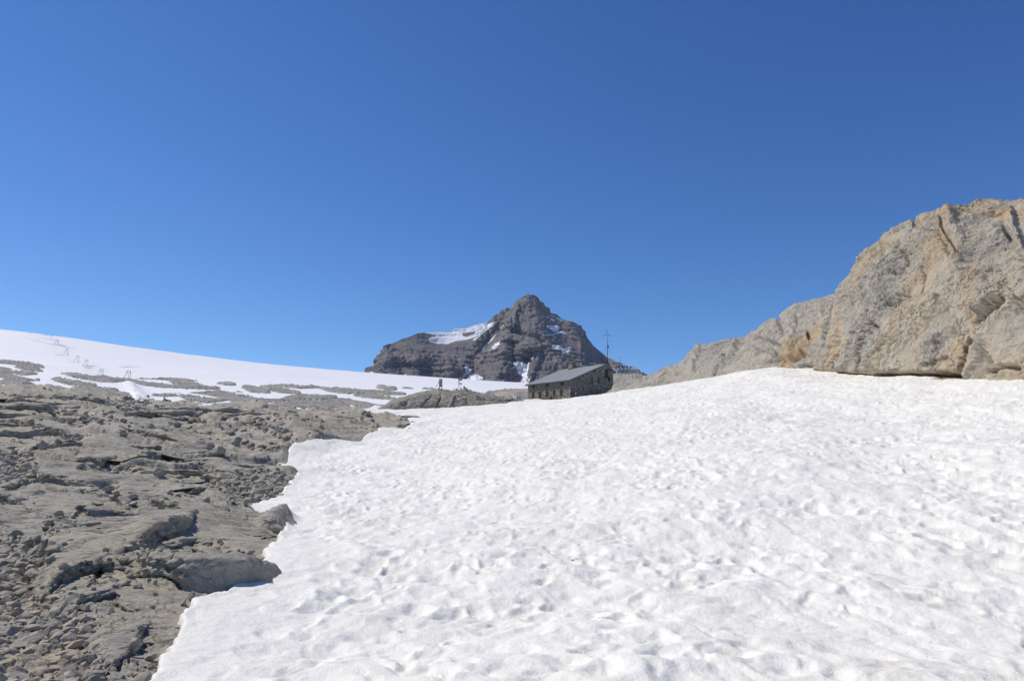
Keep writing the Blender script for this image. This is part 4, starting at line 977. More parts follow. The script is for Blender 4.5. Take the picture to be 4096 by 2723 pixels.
WHERE = [(lambda u, v: v > 600, 'loose grey cobble in the gravel bed at the bottom left corner', 'cobbles of the bottom left gravel bed'),
         (lambda u, v: v > 540, 'loose grey stone in the upper lower-left gravel or on the slabs beside it', 'stones around the long slab'),
         (lambda u, v: u > 190, 'rounded stone of the rocky ground just left of the snow edge', 'stones left of the snow edge'),
         (lambda u, v: True, 'loose stone on the far left rubble slope', 'stones of the far left slope')]
for q, i in enumerate(single):
    o = bpy.data.objects.new('stone', HIM[int(rng.integers(len(HIM)))]); C.objects.link(o); s = float(ss[i])
    o.scale = (s, s, s*rng.uniform(.8, 1.3)); o.rotation_euler = (rng.uniform(-.35, .35), rng.uniform(-.35, .35), rng.uniform(0, 6.28))
    o.location = (float(sx[i]), float(sy[i]), float(sz_[i])+.30*s)
    for f, lab, g in WHERE:
        if f(_su[i], _sv[i]): tag(o, lab, 'stone', g); break
def heap(name, idx, shapes, mat, lift=.25):
    Vs, Fs, off = [], [], 0
    ks = rng.integers(len(shapes), size=len(idx))
    for k in range(len(shapes)):
        ii = idx[ks == k]; m = len(ii)
        if not m: continue
        v, f = shapes[k]; rz = rng.uniform(0, 6.28, m); rx = rng.uniform(-.5, .5, m); s = ss[ii][:, None]
        X_ = v[None, :, 0]*np.cos(rz)[:, None]-v[None, :, 1]*np.sin(rz)[:, None]; Y_ = v[None, :, 0]*np.sin(rz)[:, None]+v[None, :, 1]*np.cos(rz)[:, None]
        Z_ = v[None, :, 2]*rng.uniform(.8, 1.3, m)[:, None]; Y2 = Y_*np.cos(rx)[:, None]-Z_*np.sin(rx)[:, None]; Z2 = Y_*np.sin(rx)[:, None]+Z_*np.cos(rx)[:, None]
        P_ = np.stack([X_*s+sx[ii][:, None], Y2*s+sy[ii][:, None], Z2*s+sz_[ii][:, None]+lift*s], -1).reshape(-1, 3)
        Fq = (f[None]+(np.arange(m)*len(v))[:, None, None]+off).reshape(-1, 3); Vs.append(P_); Fs.append(Fq); off += len(P_)
    o = link(name, np_mesh(name, np.concatenate(Vs), np.concatenate(Fs), False), mat); return o
n1 = min(9000, len(rest))
M_grav = rock_mat('gravel_stone', (.28, .25, .20), (.48, .43, .34), (.26, .225, .17), (.38, .25, .11), sc=3.0, bumpd=.006, vein=False, ora=(.68, .76))
tag(heap('gravel', rest, LO, M_grav), 'grey gravel and rubble lying in the hollows of the rock left of the snow', 'gravel', kind='stuff')
print('stones', len(sx), 'single', NI)
# ---------------------------------------------------------------- the mountain hut
def stone_wall_mat():
    n = N('field_stone_wall').objpos()
    v = n.map((1, 1, 1.55), (.15, .2, .1)); vv = n.mix(.08, v, n.noise(3, 3), 'ADD')
    colr = n.vor(3.4, vv, 'F1', 1); edge = n.vor(3.4, vv, 'DISTANCE_TO_EDGE')
    sx_ = n.t.nodes.new('ShaderNodeSeparateColor'); n.l(colr, sx_.inputs[0])
    c = n.ramp(sx_.outputs[0], [(.0, (.22, .18, .125)), (.3, (.34, .29, .21)), (.6, (.44, .39, .30)), (.85, (.58, .53, .43)), (1., (.75, .71, .62))])
    c = n.mix(n.ramp(sx_.outputs[1], [(.8, 0.), (.95, .6)]), c, (.33, .20, .10))
    c = n.mix(n.ramp(edge, [(.02, .75), (.09, 0.)]), c, (.20, .175, .135))
    nb = n.bump(n.ramp(edge, [(.0, 0.), (.14, 1.)]), 1., .09); nb = n.bump(n.noise(9, 6, .6), .6, .04, nb)
    return n.done(c, .95, nb, .1)
M_wall = stone_wall_mat()
M_roof = flat('grey_green_sheet_roof', (.47, .465, .425), .42, .0, .5, .08, .6)
M_fascia = flat('green_grey_fascia', (.13, .19, .175), .5, 0, .4)
M_glass = flat('dark_window_glass', (.012, .013, .015), .25, 0, .3)
M_shut = flat('grey_shutter', (.15, .17, .165), .6)
M_frame = flat('weathered_frame', (.05, .048, .042), .7)
M_wood = flat('weathered_brown_timber', (.26, .13, .055), .8)
M_lint = flat('yellowish_lintel', (.35, .22, .10), .9)
M_steel = flat('galvanised_steel', (.42, .44, .45), .4, .7, .5)
M_dsteel = flat('dark_green_steel', (.035, .055, .05), .5, .3)
M_white = flat('white_paint', (.78, .78, .76), .4)
M_rust = flat('rust', (.20, .10, .05), .9)

C0a, _ = bearing(570.3, 400); HY = 150.0; HX = float(C0a)*HY
WD = Vector((math.cos(math.radians(41)), math.sin(math.radians(41)), 0)); LD = Vector((-WD.y, WD.x, 0))
def on_long(u, v):
    a, s = map(float, bearing(u, v)); t = (a*HY-HX)/(LD.x-a*LD.y); y = HY+t*LD.y; return t, s*y
def on_gable(u, v):
    a, s = map(float, bearing(u, v)); t = (a*HY-HX)/(WD.x-a*WD.y); y = HY+t*WD.y; return t, s*y
ZB = on_long(*z1((440, 1262))[0])[1]-.25              # ground level of the hut
ZL = lambda x, y: (lambda p: (p[0], p[1]-ZB))(on_long(*z1((x, y))[0]))
ZG = lambda x, y: (lambda p: (p[0], p[1]-ZB))(on_gable(*z1((x, y))[0]))
LEN = ZL(440, 1100)[0]; WID = ZG(1780, 900)[0]
EAVE = ZL(1105, 938)[1]; XR, ZR = ZG(1650, 700); ZER = ZG(1800, 812)[1]
print('hut', LEN, WID, EAVE, XR, ZR, ZER)
hut = empty('mountain_hut', (HX, HY, ZB), math.radians(41), label='large stone mountain hut with a grey-green sheet roof standing behind the snow crest', cat='mountain hut')
def wall_panel(name, length, top, holes, to3, mat, parent, depth=.32, nrm=1):
    "wall with real openings; top(s) gives the wall head; to3(s, z, inward) -> local point"
    cuts = sorted(set([0, length]+[h[0] for h in holes]+[h[1] for h in holes]+[p for p in top[1] if 0 < p < length]))
    mb = MB(); tp = top[0]
    for a, b in zip(cuts[:-1], cuts[1:]):
        m = (a+b)/2; hs = sorted([(h[2], h[3]) for h in holes if h[0] <= m <= h[1]]); z = -1.2; spans = []
        for q in hs: spans.append((z, q[0])); z = q[1]
        for (p, q) in spans: mb.add([to3(a, p, 0), to3(b, p, 0), to3(b, q, 0), to3(a, q, 0)], [(0, 1, 2, 3)])
        mb.add([to3(a, z, 0), to3(b, z, 0), to3(b, tp(b), 0), to3(a, tp(a), 0)], [(0, 1, 2, 3)])
    for s0, s1, p, q in holes:
        c0 = [to3(s0, p, 0), to3(s1, p, 0), to3(s1, q, 0), to3(s0, q, 0)]; c1 = [to3(s0, p, depth), to3(s1, p, depth), to3(s1, q, depth), to3(s0, q, depth)]
        mb.add(c0+c1, [(i, (i+1) % 4, 4+(i+1) % 4, 4+i) for i in range(4)])
    me = bpy.data.meshes.new(name); me.from_pydata(mb.v, [], mb.f); me.update(); return link(name, me, mat, parent)
longp = lambda s, z, i: (i, s, z); gabp = lambda s, z, i: (s, i, z)
def roofz(s): return (EAVE+(ZR-EAVE)*s/XR if s < XR else ZR+(ZER-ZR)*(s-XR)/(WID-XR))
# openings measured on the photograph (x0, x1, top, bottom in the enlarged view)
def LH(x0, x1, t, b):
    s0 = ZL(x0, (t+b)/2)[0]; s1 = ZL(x1, (t+b)/2)[0]; return (min(s0, s1), max(s0, s1), ZL((x0+x1)/2, b)[1], ZL((x0+x1)/2, t)[1])
def GH(x0, x1, t, b): return (ZG(x0, t)[0], ZG(x1, t)[0], ZG((x0+x1)/2, b)[1], ZG((x0+x1)/2, t)[1])
LOWER = [LH(500, 546, 1133, 1222), LH(608, 652, 1122, 1213), LH(717, 762, 1110, 1200), LH(830, 875, 1098, 1187), LH(943, 990, 1086, 1177)]
UPPER = [LH(499, 546, 1003, 1064), LH(720, 764, 977, 1038), LH(946, 993, 950, 1015)]
GUP = [GH(1423, 1466, 893, 980), GH(1520, 1572, 900, 988)]; GLO = [GH(1413, 1455, 1098, 1185), GH(1512, 1560, 1104, 1195)]
GDO = [GH(1645, 1702, 765, 892)]; GSM = [GH(1700, 1732, 905, 960), GH(1465, 1505, 783, 810)]
hl = LOWER+UPPER; hg = GUP+GLO+GDO+GSM
wall_panel('wall', LEN, (lambda s: EAVE, []), hl, longp, M_wall, hut)
wall_panel('wall', WID, (roofz, [XR]), hg, gabp, M_wall, hut)
wall_panel('wall', LEN, (lambda s: ZER, []), [], lambda s, z, i: (WID-i, s, z), M_wall, hut)
wall_panel('wall', WID, (roofz, [XR]), [], lambda s, z, i: (s, LEN-i, z), M_wall, hut)
MB().box(.05, WID-.05, .05, LEN-.05, -1.0, EAVE-1.2).build('floor', M_frame, hut)
# roof: two slabs with standing seams, fascia, gutter
ov = .42; og = .42; th = .14
def slab(x0, z0, x1, z1_, name):
    m = MB(); L = math.hypot(x1-x0, z1_-z0); dx, dz = (x1-x0)/L, (z1_-z0)/L; nx, nz = -dz, dx
    y0, y1 = -og, LEN+og
    def pt(t, y, h): return (x0+dx*t+nx*h, y, z0+dz*t+nz*h)
    m.hexa([pt(0, y0, 0), pt(L, y0, 0), pt(L, y1, 0), pt(0, y1, 0)], [pt(0, y0, th), pt(L, y0, th), pt(L, y1, th), pt(0, y1, th)])
    k = int((y1-y0)/.42)
    for i in range(k+1):
        y = y0+.02+(y1-y0-.08)*i/k
        m.hexa([pt(-.03, y, th-.02), pt(L, y, th-.02), pt(L, y+.04, th-.02), pt(-.03, y+.04, th-.02)], [pt(-.03, y, th+.035), pt(L, y, th+.035), pt(L, y+.04, th+.035), pt(-.03, y+.04, th+.035)])
    return m.build(name, M_roof, hut)
s1 = (ZR-EAVE)/XR; s2 = (ZER-ZR)/(WID-XR)
RT = .10
slab(-ov, EAVE-ov*s1+RT, XR, ZR+RT, 'roof'); slab(WID+ov, ZER+ov*s2+RT, XR, ZR+RT, 'roof')
for y0, y1 in ((-og-.05, -og-.003), (LEN+og+.003, LEN+og+.05)):
    m = MB()
    for (xa, za, xb, zb_) in ((-ov-.06, EAVE-(ov+.06)*s1+RT, XR, ZR+RT), (XR, ZR+RT, WID+ov+.06, ZER+(ov+.06)*s2+RT)):
        m.hexa([(xa, y0, za-.26), (xb, y0, zb_-.26), (xb, y1, zb_-.26), (xa, y1, za-.26)], [(xa, y0, za+.17), (xb, y0, zb_+.17), (xb, y1, zb_+.17), (xa, y1, za+.17)])
    m.build('fascia', M_fascia, hut)
m = MB(); ze = EAVE-ov*s1+RT
m.box(-ov-.045, -ov-.003, -og, LEN+og, ze-.22, ze+.10); m.tube([(-ov-.11, -og, ze-.02), (-ov-.11, LEN+og, ze-.02)], .06, 8); m.build('gutter', M_fascia, hut)
m = MB(); zz_ = ZER+ov*s2+RT
m.box(WID+ov+.003, WID+ov+.045, -og, LEN+og, zz_-.22, zz_+.10); m.build('gutter', M_fascia, hut)
# soffit beams at the gable
m = MB()
for s in (2.2, 5.2, 8.2, WID-1.1): z = roofz(s); m.box(s-.12, s+.12, -og+.02, .1, z-.34, z-.08)
m.build('rafter', M_frame, hut)
def window(h, plane, shut=True, bars=True):
    s0, s1_, p, q = h; g = lambda sa, sb, ia, ib, za, zb_: (MB().box(ia, ib, sa, sb, za, zb_) if plane == 'L' else MB().box(sa, sb, ia, ib, za, zb_))
    fr_ = g(s0+.003, s0+.06, .14, .21, p, q)
    for b in (g(s1_-.06, s1_-.003, .14, .21, p, q), g(s0+.06, s1_-.06, .14, .21, p, p+.06), g(s0+.06, s1_-.06, .14, .21, q-.06, q)): fr_.add(b.v, b.f)
    if bars:
        mid = (s0+s1_)/2; b = g(mid-.02, mid+.02, .15, .20, p+.06, q-.06); fr_.add(b.v, b.f)
    w = fr_.build('window', M_frame, hut)
    g(s0+.05, s1_-.05, .205, .22, p+.05, q-.05).build('pane', M_glass, w)
    g(s0-.06, s1_+.06, -.05, .13, p-.07, p).build('sill', M_shut, w)
    if shut:      # shutter leaf folded into the reveal on the side away from the viewer
        if plane == 'L': g(s1_-.40*(s1_-s0), s1_-.04, .10, .135, p+.03, q-.03).build('shutter', M_shut, w)
        else: g(s0+.06, s0+.06+.26*(s1_-s0), .05, .09, p+.03, q-.03).build('shutter', M_shut, w)
    return w
for h in LOWER:
    w = window(h, 'L'); MB().box(-.035, .12, h[0]-.14, h[1]+.14, h[3]+.003, h[3]+.19).build('lintel', M_lint, w)
for h in UPPER: window(h, 'L')
for h in GUP+GLO:
    w = window(h, 'G'); m = MB(); n_ = 5
    for i in range(n_): s = h[0]+(h[1]-h[0])*(i+.5)/n_; m.box(s-.012, s+.012, -.03, -.008, h[2], h[3])
    m.build('grille', M_steel, w)
for h in GSM: window(h, 'G', False, False)
h = GDO[0]
d = MB().box(h[0]+.05, h[1]-.05, .15, .21, h[2], h[3]).build('door', flat('dark_green_door', (.035, .05, .045), .6), hut)
MB().box(h[1]-.18, h[1]-.12, .10, .149, h[2]+.9, h[2]+1.05).build('handle', M_steel, d)
m = MB(); m.box(h[0]-.2, h[1]+.2, -.75, -.003, h[2]-.14, h[2]-.01)
for s in (h[0]-.18, h[1]+.18): m.tube([(s, -.70, h[2]), (s, -.70, h[2]+.95)], .02, 6)
for z in (.5, .95): m.tube([(h[0]-.18, -.70, h[2]+z), (h[1]+.18, -.70, h[2]+z)], .018, 6)
m.build('balcony', M_dsteel, hut)
b0 = ZG(1430, 992); b1 = ZG(1605, 1012)
m = MB(); m.box(b0[0], b1[0], -.5, -.003, b0[1]-.08, b0[1]+.02)
for s in (b0[0]+.3, b1[0]-.3): m.box(s-.04, s+.04, -.4, -.003, b0[1]-.35, b0[1]-.083)
m.build('ledge', M_steel, hut)
# chimney with covered top
cx_ = on = None
def roof_pt(x, y):
    "where a line of sight meets the long roof slope, local coordinates"
    u, v = z1((x, y))[0]; a, s = map(float, bearing(u, v)); d = Vector((a, 1, s))
    ld = Vector((d.dot(WD), d.dot(LD), d.z)); o_ = Vector((-HX, -HY, -ZB)); lo_ = Vector((o_.dot(WD), o_.dot(LD), o_.z))
    t = (EAVE+RT+th+s1*lo_.x-lo_.z)/(ld.z-s1*ld.x); p = lo_+ld*t; return p
pc = roof_pt(1135, 752)
k_ = 1/15.727/F*158
cw = 108*k_*.40; ch = 92*k_; zc = pc.z+.15
m = MB(); x0, x1, y0, y1 = pc.x-cw, pc.x+cw, pc.y-cw, pc.y+cw
m.box(x0, x1, y0, y1, pc.z-1.2, zc+ch*.62)
for (a, b) in ((x0, y0), (x1-.22, y0), (x0, y1-.22), (x1-.22, y1-.22)): m.box(a, a+.22, b, b+.22, zc+ch*.62, zc+ch*.90)
m.box((x0+x1)/2-.1, (x0+x1)/2+.1, y0, y0+.2, zc+ch*.62, zc+ch*.90)
chm = m.build('chimney', M_wall, hut); MB().box(x0-.14, x1+.14, y0-.14, y1+.14, zc+ch*.90, zc+ch*1.02).build('cap', M_wall, chm)
MB().box(x0+.25, x1-.25, y0+.25, y1-.25, zc+ch*.5, zc+ch*.66).build('flue', M_glass, chm)
pv = roof_pt(1275, 740)
v_ = MB().tube([(pv.x, pv.y, pv.z-.3), (pv.x, pv.y, pv.z+.55)], .05, 8).build('vent_pipe', M_steel, hut)
MB().ball((pv.x, pv.y, pv.z+.68), .14, 12).tube([(pv.x, pv.y, pv.z+.8), (pv.x, pv.y, pv.z+1.15)], .035, 6).ball((pv.x+.08, pv.y, pv.z+1.12), .09, 8).build('cowl', M_white, v_, True)
# snow guards and the small items by the chimney
m = MB()
for i in range(7):
    p = roof_pt(1090+i*26, 775-i*6.5); m.box(p.x-.07, p.x+.07, p.y-.28, p.y+.28, p.z-.02, p.z+.16)
    if i % 2 == 0: p = roof_pt(1100+i*26, 765-i*6.5); m.box(p.x-.06, p.x+.06, p.y-.2, p.y+.2, p.z-.02, p.z+.13)
m.build('snow_guard', M_dsteel, hut)
# short chimney beyond the ridge
xq = XR+.55; zq_ = ZR-.1
m = MB(); m.box(xq-.55, xq+.45, 1.2, 2.4, ZR-1.5, ZR+.45); c2 = m.build('chimney', M_wall, hut)
MB().tube([(xq, 1.6, ZR+.45), (xq, 1.6, ZR+1.45)], .12, 8).build('flue', M_rust, c2)

# bench along the long wall
def Wp(x, y, z=0): return Vector((HX, HY, ZB))+WD*x+LD*y+Vector((0, 0, z))
bt = ZL(650, 1240)[1]
bench = empty('bench', tuple(Wp(-.35, 9.6, 0)), math.radians(41), label='long rusty brown timber bench against the sunlit long wall of the hut', cat='bench')
MB().box(-.2, .2, -4.6, 3.9, bt-.04, bt+.06).build('seat', M_wood, bench)
for i in range(9):
    y = -4.4+i*1.02; MB().box(-.16, .14, y-.05, y+.05, -.3, bt-.043).build('leg', M_wood, bench)

# ---------------------------------------------------------------- people by the hut
def person(loc, rz, pose, jacket, trousers, hatc, label, scale=1.0, helmet=False, lower='stand'):
    root = empty('person', loc, rz, label=label, cat='person'); S = scale
    if lower == 'sit':
        J = {'pel': (0, 0, .48), 'ch': (0, -.02, .80), 'nk': (0, -.03, .98), 'hd': (0, -.05, 1.14), 'hl': (-.1, 0, .47), 'kl': (-.13, -.42, .50), 'al': (-.13, -.44, .08), 'tl': (-.13, -.62, .04),
             'hr': (.1, 0, .47), 'kr': (.13, -.42, .50), 'ar': (.13, -.44, .08), 'tr': (.13, -.62, .04), 'sl': (-.18, -.02, .93), 'el': (-.24, -.10, .68), 'wl': (-.15, -.32, .60), 'sr': (.18, -.02, .93), 'er': (.24, -.10, .68), 'wr': (.15, -.32, .60)}
    else:
        J = {'pel': (0, 0, .95), 'ch': (0, -.01, 1.27), 'nk': (0, -.01, 1.47), 'hd': (0, -.03, 1.63), 'hl': (-.1, 0, .92), 'kl': (-.11, -.04, .50), 'al': (-.12, 0, .08), 'tl': (-.12, -.18, .04),
             'hr': (.1, 0, .92), 'kr': (.12, -.02, .50), 'ar': (.13, .02, .08), 'tr': (.13, -.16, .04), 'sl': (-.19, 0, 1.42), 'el': (-.25, -.02, 1.12), 'wl': (-.22, -.16, .90), 'sr': (.19, 0, 1.42), 'er': (.26, -.02, 1.12), 'wr': (.20, -.18, .92)}
    R = {'pel': .15, 'ch': .16, 'nk': .06, 'hd': .105, 'hl': .10, 'kl': .07, 'al': .045, 'tl': .04, 'hr': .10, 'kr': .07, 'ar': .045, 'tr': .04, 'sl': .075, 'el': .05, 'wl': .035, 'sr': .075, 'er': .05, 'wr': .035}
    Ed = [('pel', 'ch'), ('ch', 'nk'), ('nk', 'hd'), ('pel', 'hl'), ('hl', 'kl'), ('kl', 'al'), ('al', 'tl'), ('pel', 'hr'), ('hr', 'kr'), ('kr', 'ar'), ('ar', 'tr'), ('ch', 'sl'), ('sl', 'el'), ('el', 'wl'), ('ch', 'sr'), ('sr', 'er'), ('er', 'wr')]
    def skin(name, keys, mat, grow=0, parent=root, extra=()):
        ks = list(keys); me = bpy.data.meshes.new(name); me.from_pydata([tuple(c*S for c in J[k]) for k in ks], [(ks.index(a), ks.index(b)) for a, b in Ed if a in ks and b in ks], [])
        o = link(name, me, mat, parent); md = o.modifiers.new('skin', 'SKIN'); me.skin_vertices
        for i, k in enumerate(ks): r_ = (R[k]+grow)*S; me.skin_vertices[0].data[i].radius = (r_, r_*.8)
        me.skin_vertices[0].data[0].use_root = True; md.use_smooth_shade = True; o.modifiers.new('sub', 'SUBSURF').levels = 1; o.modifiers['sub'].render_levels = 2; return o
    bod = skin('body', list(J), M_skin)
    # five fingers to each hand, a nose, on the same mesh's sibling parts
    skin('jacket', ['ch', 'pel', 'nk', 'sl', 'el', 'wl', 'sr', 'er', 'wr'], jacket, .018)
    skin('trousers', ['pel', 'hl', 'kl', 'al', 'hr', 'kr', 'ar'], trousers, .016)
    for sd, w, e in ((-1, 'wl', 'el'), (1, 'wr', 'er')):
        W0 = Vector(J[w])*S; dr = (W0-Vector(J[e])*S).normalized(); side = Vector((1, 0, 0)); m = MB(); m.ball(tuple(W0+dr*.05), .038, 8, (1, .6, 1))
        for f in range(4): q = W0+dr*.08+side*(.024*(f-1.5)); m.tube([q, q+dr*.035, q+dr*.06+Vector((0, -.01, -.012))], [.009, .008, .007], 6)
        q = W0+dr*.04-side*sd*.035; m.tube([q, q+dr*.03-side*sd*.012, q+dr*.05-side*sd*.012], [.010, .009, .008], 6); m.build('hand', M_skin, root, True)
    hd = Vector(J['hd'])*S
    MB().ball(tuple(hd+Vector((0, .012, .045))), .118 if not helmet else .135, 12, (1, 1.08, .78)).build('helmet' if helmet else 'hat', hatc, root, True)
    MB().tube([hd+Vector((0, -.10, .0)), hd+Vector((0, -.125, -.02))], [.012, .016], 6).build('nose', M_skin, root, True)
    return root
M_skin = flat('skin', (.48, .29, .20), .6)
cl_ = lambda n_, c: flat(n_, c, .85)
M_dk = cl_('dark_cloth', (.03, .03, .035)); M_red = cl_('dark_red_cloth', (.14, .035, .03)); M_blue = cl_('blue_cloth', (.07, .20, .32)); M_grey = cl_('grey_cloth', (.25, .23, .20)); M_brn = cl_('brown_hair', (.06, .035, .02))
def hut_person(zx, zy, back, **k):
    "head position in the enlarged view; stands `back` metres in front of the wall"
    u, v = zh((zx, zy))[0]; y = HY+back; p = P(u, v, y); return p
p = hut_person(1035, 478, 1.5); person((p.x, p.y, p.z-1.28), math.radians(20), '', M_red, M_dk, M_brn, 'seated person in a dark red jacket with dark hair by the hut wall', 1.15, lower='sit')
p = hut_person(1192, 470, .2); person((p.x, p.y, p.z-1.25), math.radians(-20), '', M_blue, M_dk, cl_('fair_cap', (.52, .42, .30)), 'seated person in a blue top and light cap by the hut', 1.1, lower='sit')
p = hut_person(1938, 385, -1.2); person((p.x, p.y, p.z-1.68), math.radians(60), '', M_grey, M_grey, M_white, 'person with a white helmet in front of the shaded gable of the hut', 1.05, True)
p = hut_person(1878, 400, -.6); person((p.x, p.y, p.z-1.66), math.radians(-70), '', M_dk, M_dk, M_brn, 'person in black beside the one with the white helmet at the hut', 1.02)

# ---------------------------------------------------------------- wind turbine with flag, weather mast, solar panels
def guy(root, a, b, r=.012): return MB().tube([a, b], r, 5).build('guy_wire', M_dsteel, root)
TY = 168.0; hub = P(*z6((400, 280))[0], TY); foot = P(*z6((402, 1500))[0], TY)
wt = empty('wind_turbine', tuple(foot), 0, label='small three-bladed wind turbine on a tall dark guyed mast behind the hut ridge', cat='wind turbine')
Hh = hub.z-foot.z
MB().tube([(0, 0, -1.5), (0, 0, Hh*.5), (hub.x-foot.x, 0, Hh-.3)], [.085, .075, .055], 10).build('mast', M_dsteel, wt, True)
nc = MB().tube([(-.02, -.42, Hh), (-.02, -.2, Hh), (.0, .35, Hh+.02), (.05, .7, Hh+.05)], [.10, .17, .14, .05], 12).build('nacelle', M_white, wt, True)
for ang in (92, 208, 330):
    a = math.radians(ang); dx, dz = math.cos(a), math.sin(a); L = 1.32; m = MB(); nn = 7; vs_ = []
    for i in range(nn):
        t = i/(nn-1); r_ = .10+L*t; w_ = .12*(1-.75*t)+.015*(i > 0); px_, pz_ = -dz*w_*.5, dx*w_*.5
        for (sx_, oy) in ((-1, -.02*(1-t)-.006), (1, .02*(1-t)+.006)):
            vs_.append((dx*r_+px_*sx_-.02, -.46+oy-.01, Hh+dz*r_+pz_*sx_)); vs_.append((dx*r_+px_*sx_-.02, -.46+oy+.012, Hh+dz*r_+pz_*sx_))
    fs_ = []
    for i in range(nn-1): o_ = i*4; fs_ += [(o_, o_+4, o_+6, o_+2), (o_+1, o_+3, o_+7, o_+5), (o_, o_+1, o_+5, o_+4), (o_+2, o_+6, o_+7, o_+3)]
    fs_ += [(0, 2, 3, 1), (nn*4-4, nn*4-3, nn*4-1, nn*4-2)]
    m.add(vs_, fs_).build('blade', M_dsteel, wt)
for (gx_, gz_, tz) in ((-3.6, -.2, .72), (3.1, -1.2, .72), (.5, -1.0, .45)): guy(wt, (0, 0, Hh*tz), (gx_, 1.0 if gx_ < 1 else -.6, gz_))
# limp flag
fz0 = P(*z6((415, 600))[0], TY).z-foot.z; fz1 = P(*z6((430, 742))[0], TY).z-foot.z
me_v = []; na_, nb_ = 14, 10
for i in range(na_):
    t = i/(na_-1)
    for j in range(nb_):
        s = j/(nb_-1); bulge = .36*math.sin(PI*min(1, t*1.02))**.7
        me_v.append((.09+bulge*s+.03*math.sin(s*9+t*3), -.10+.12*math.sin(s*11+t*2)*s, fz0+(fz1-fz0)*t-.05*s*(1-t)))
ff_ = [(i*nb_+j, (i+1)*nb_+j, (i+1)*nb_+j+1, i*nb_+j+1) for i in range(na_-1) for j in range(nb_-1)]
M_flag = flat('red_flag_cloth', (.62, .05, .035), .8); M_pale = flat('pale_flag_cloth', (.75, .38, .30), .8)
me = np_mesh('flag', np.array(me_v), np.array(ff_), True, [1 if (4 <= i <= 9 and 2 <= j <= 5) else 0 for i in range(na_-1) for j in range(nb_-1)])
fo = link('flag', me, [M_flag, M_pale]); fo.location = foot; md = fo.modifiers.new('thick', 'SOLIDIFY'); md.thickness = .01
tag(fo, 'limp red flag with a pale centre hanging on the wind turbine mast', 'flag')

MY = 166.0; top = P(*z6((800, 1020))[0], MY); ft = P(*z6((800, 1500))[0], MY)
wm = empty('weather_mast', tuple(ft), 0, label='slim grey mast with a small lamp-like head beside the solar panels', cat='mast'); Hm = top.z-ft.z
MB().tube([(0, 0, -.6), (0, 0, Hm)], [.07, .055], 8).build('pole', M_steel, wm)
MB().ball((.12, -.05, Hm+.12), .17, 10, (1, .8, 1)).box(-.05, .1, -.05, .05, Hm-.08, Hm+.02).build('head', M_steel, wm, True)
guy(wm, (0, 0, Hm*.7), (-.75, -.3, .1), .014); guy(wm, (0, 0, Hm*.92), (1.3, .5, .6)); 

SY = 163.0
A0 = P(*z6((582, 1352))[0], SY+.6); A1 = P(*z6((1275, 1266))[0], SY+6.6); B0 = P(*z6((640, 1395))[0], SY); B1 = P(*z6((1190, 1318))[0], SY+5.0)
B1 = B0+(A1-A0)*((B1-B0).dot(A1-A0)/(A1-A0).length_squared)
sp_r = empty('solar_panel_array', tuple(B0), 0, label='sloping row of blue solar panels on a white frame right of the hut', cat='solar panels')
a0, a1, b0_, b1_ = A0-B0, A1-B0, Vector((0, 0, 0)), B1-B0
b1_ = b0_+(a1-a0)*.93
M_pv = flat('blue_solar_cells', (.06, .075, .20), .25, 0, .6)
upn = (a1-a0).cross(a0-b0_).normalized(); upn = upn if upn.z > 0 else -upn
NP = 6
for i in range(NP):
    q = []
    for t, e in ((i/NP+.014, 0), ((i+1)/NP-.014, 0), ((i+1)/NP-.014, 1), (i/NP+.014, 1)):
        lo__ = b0_.lerp(b1_, t); hi__ = a0.lerp(a1, t); q.append(lo__.lerp(hi__, .06 if e == 0 else .94))
    pn = MB().hexa([p_-upn*.02 for p_ in q], [p_+upn*.02 for p_ in q]).build('panel', M_pv if i < NP-1 else flat('pale_panel_back', (.35, .38, .45), .4), sp_r)
m = MB()
for p_, q_ in ((b0_, b1_), (a0, a1)): m.tube([p_-upn*.04, q_-upn*.04], .07, 6)
for i in range(NP+1): t = i/NP; m.tube([b0_.lerp(b1_, t)-upn*.02, a0.lerp(a1, t)-upn*.02], .075, 6)
m.build('frame', M_white, sp_r)
for i in range(NP+1):
    t = i/NP; 
    for top_ in (b0_.lerp(b1_, t), a0.lerp(a1, t)):
        gzr = (P(*z6((700, 1490))[0], SY)-B0).z-.45-.25*t
        MB().tube([top_-upn*.05, (top_.x, top_.y, gzr)], .04, 6).build('post', M_steel, sp_r)
gz2 = (P(*z6((700, 1400))[0], SY)-B0).z
MB().tube([(b0_.lerp(b1_, .15).x, b0_.lerp(b1_, .15).y, gz2), (b1_.x, b1_.y, gz2+.35)], .03, 6).build('brace', M_steel, sp_r)
# small things around: white tank, dark post, red-white thing
o = MB().ball((0, 0, .22), .20, 10, (1, 1, 1.2)).tube([(0, 0, .4), (.05, 0, 1.0)], .03, 6).build('gas_bottle', M_white, None, True); o.location = P(*z6((686, 1475))[0], SY-.5); tag(o, 'small white bottle under the left end of the solar panels', 'bottle')
o = MB().tube([(0, 0, -.3), (0, 0, 1.75)], [.10, .10], 8).box(-.14, .14, -.14, .14, 1.3, 1.75).build('post', M_dsteel); o.location = P(*z6((855, 1490))[0], MY); tag(o, 'short dark post under the middle of the solar panels', 'post')
o = MB().tube([(0, 0, 0), (.55, .2, .42)], .05, 6).tube([(.5, .2, .38), (.55, .2, -.2)], .03, 6).build('pipe', M_white); o.location = P(*z6((1400, 1560))[0], 161); tag(o, 'short pale pipe sticking up right of the solar panels', 'pipe')
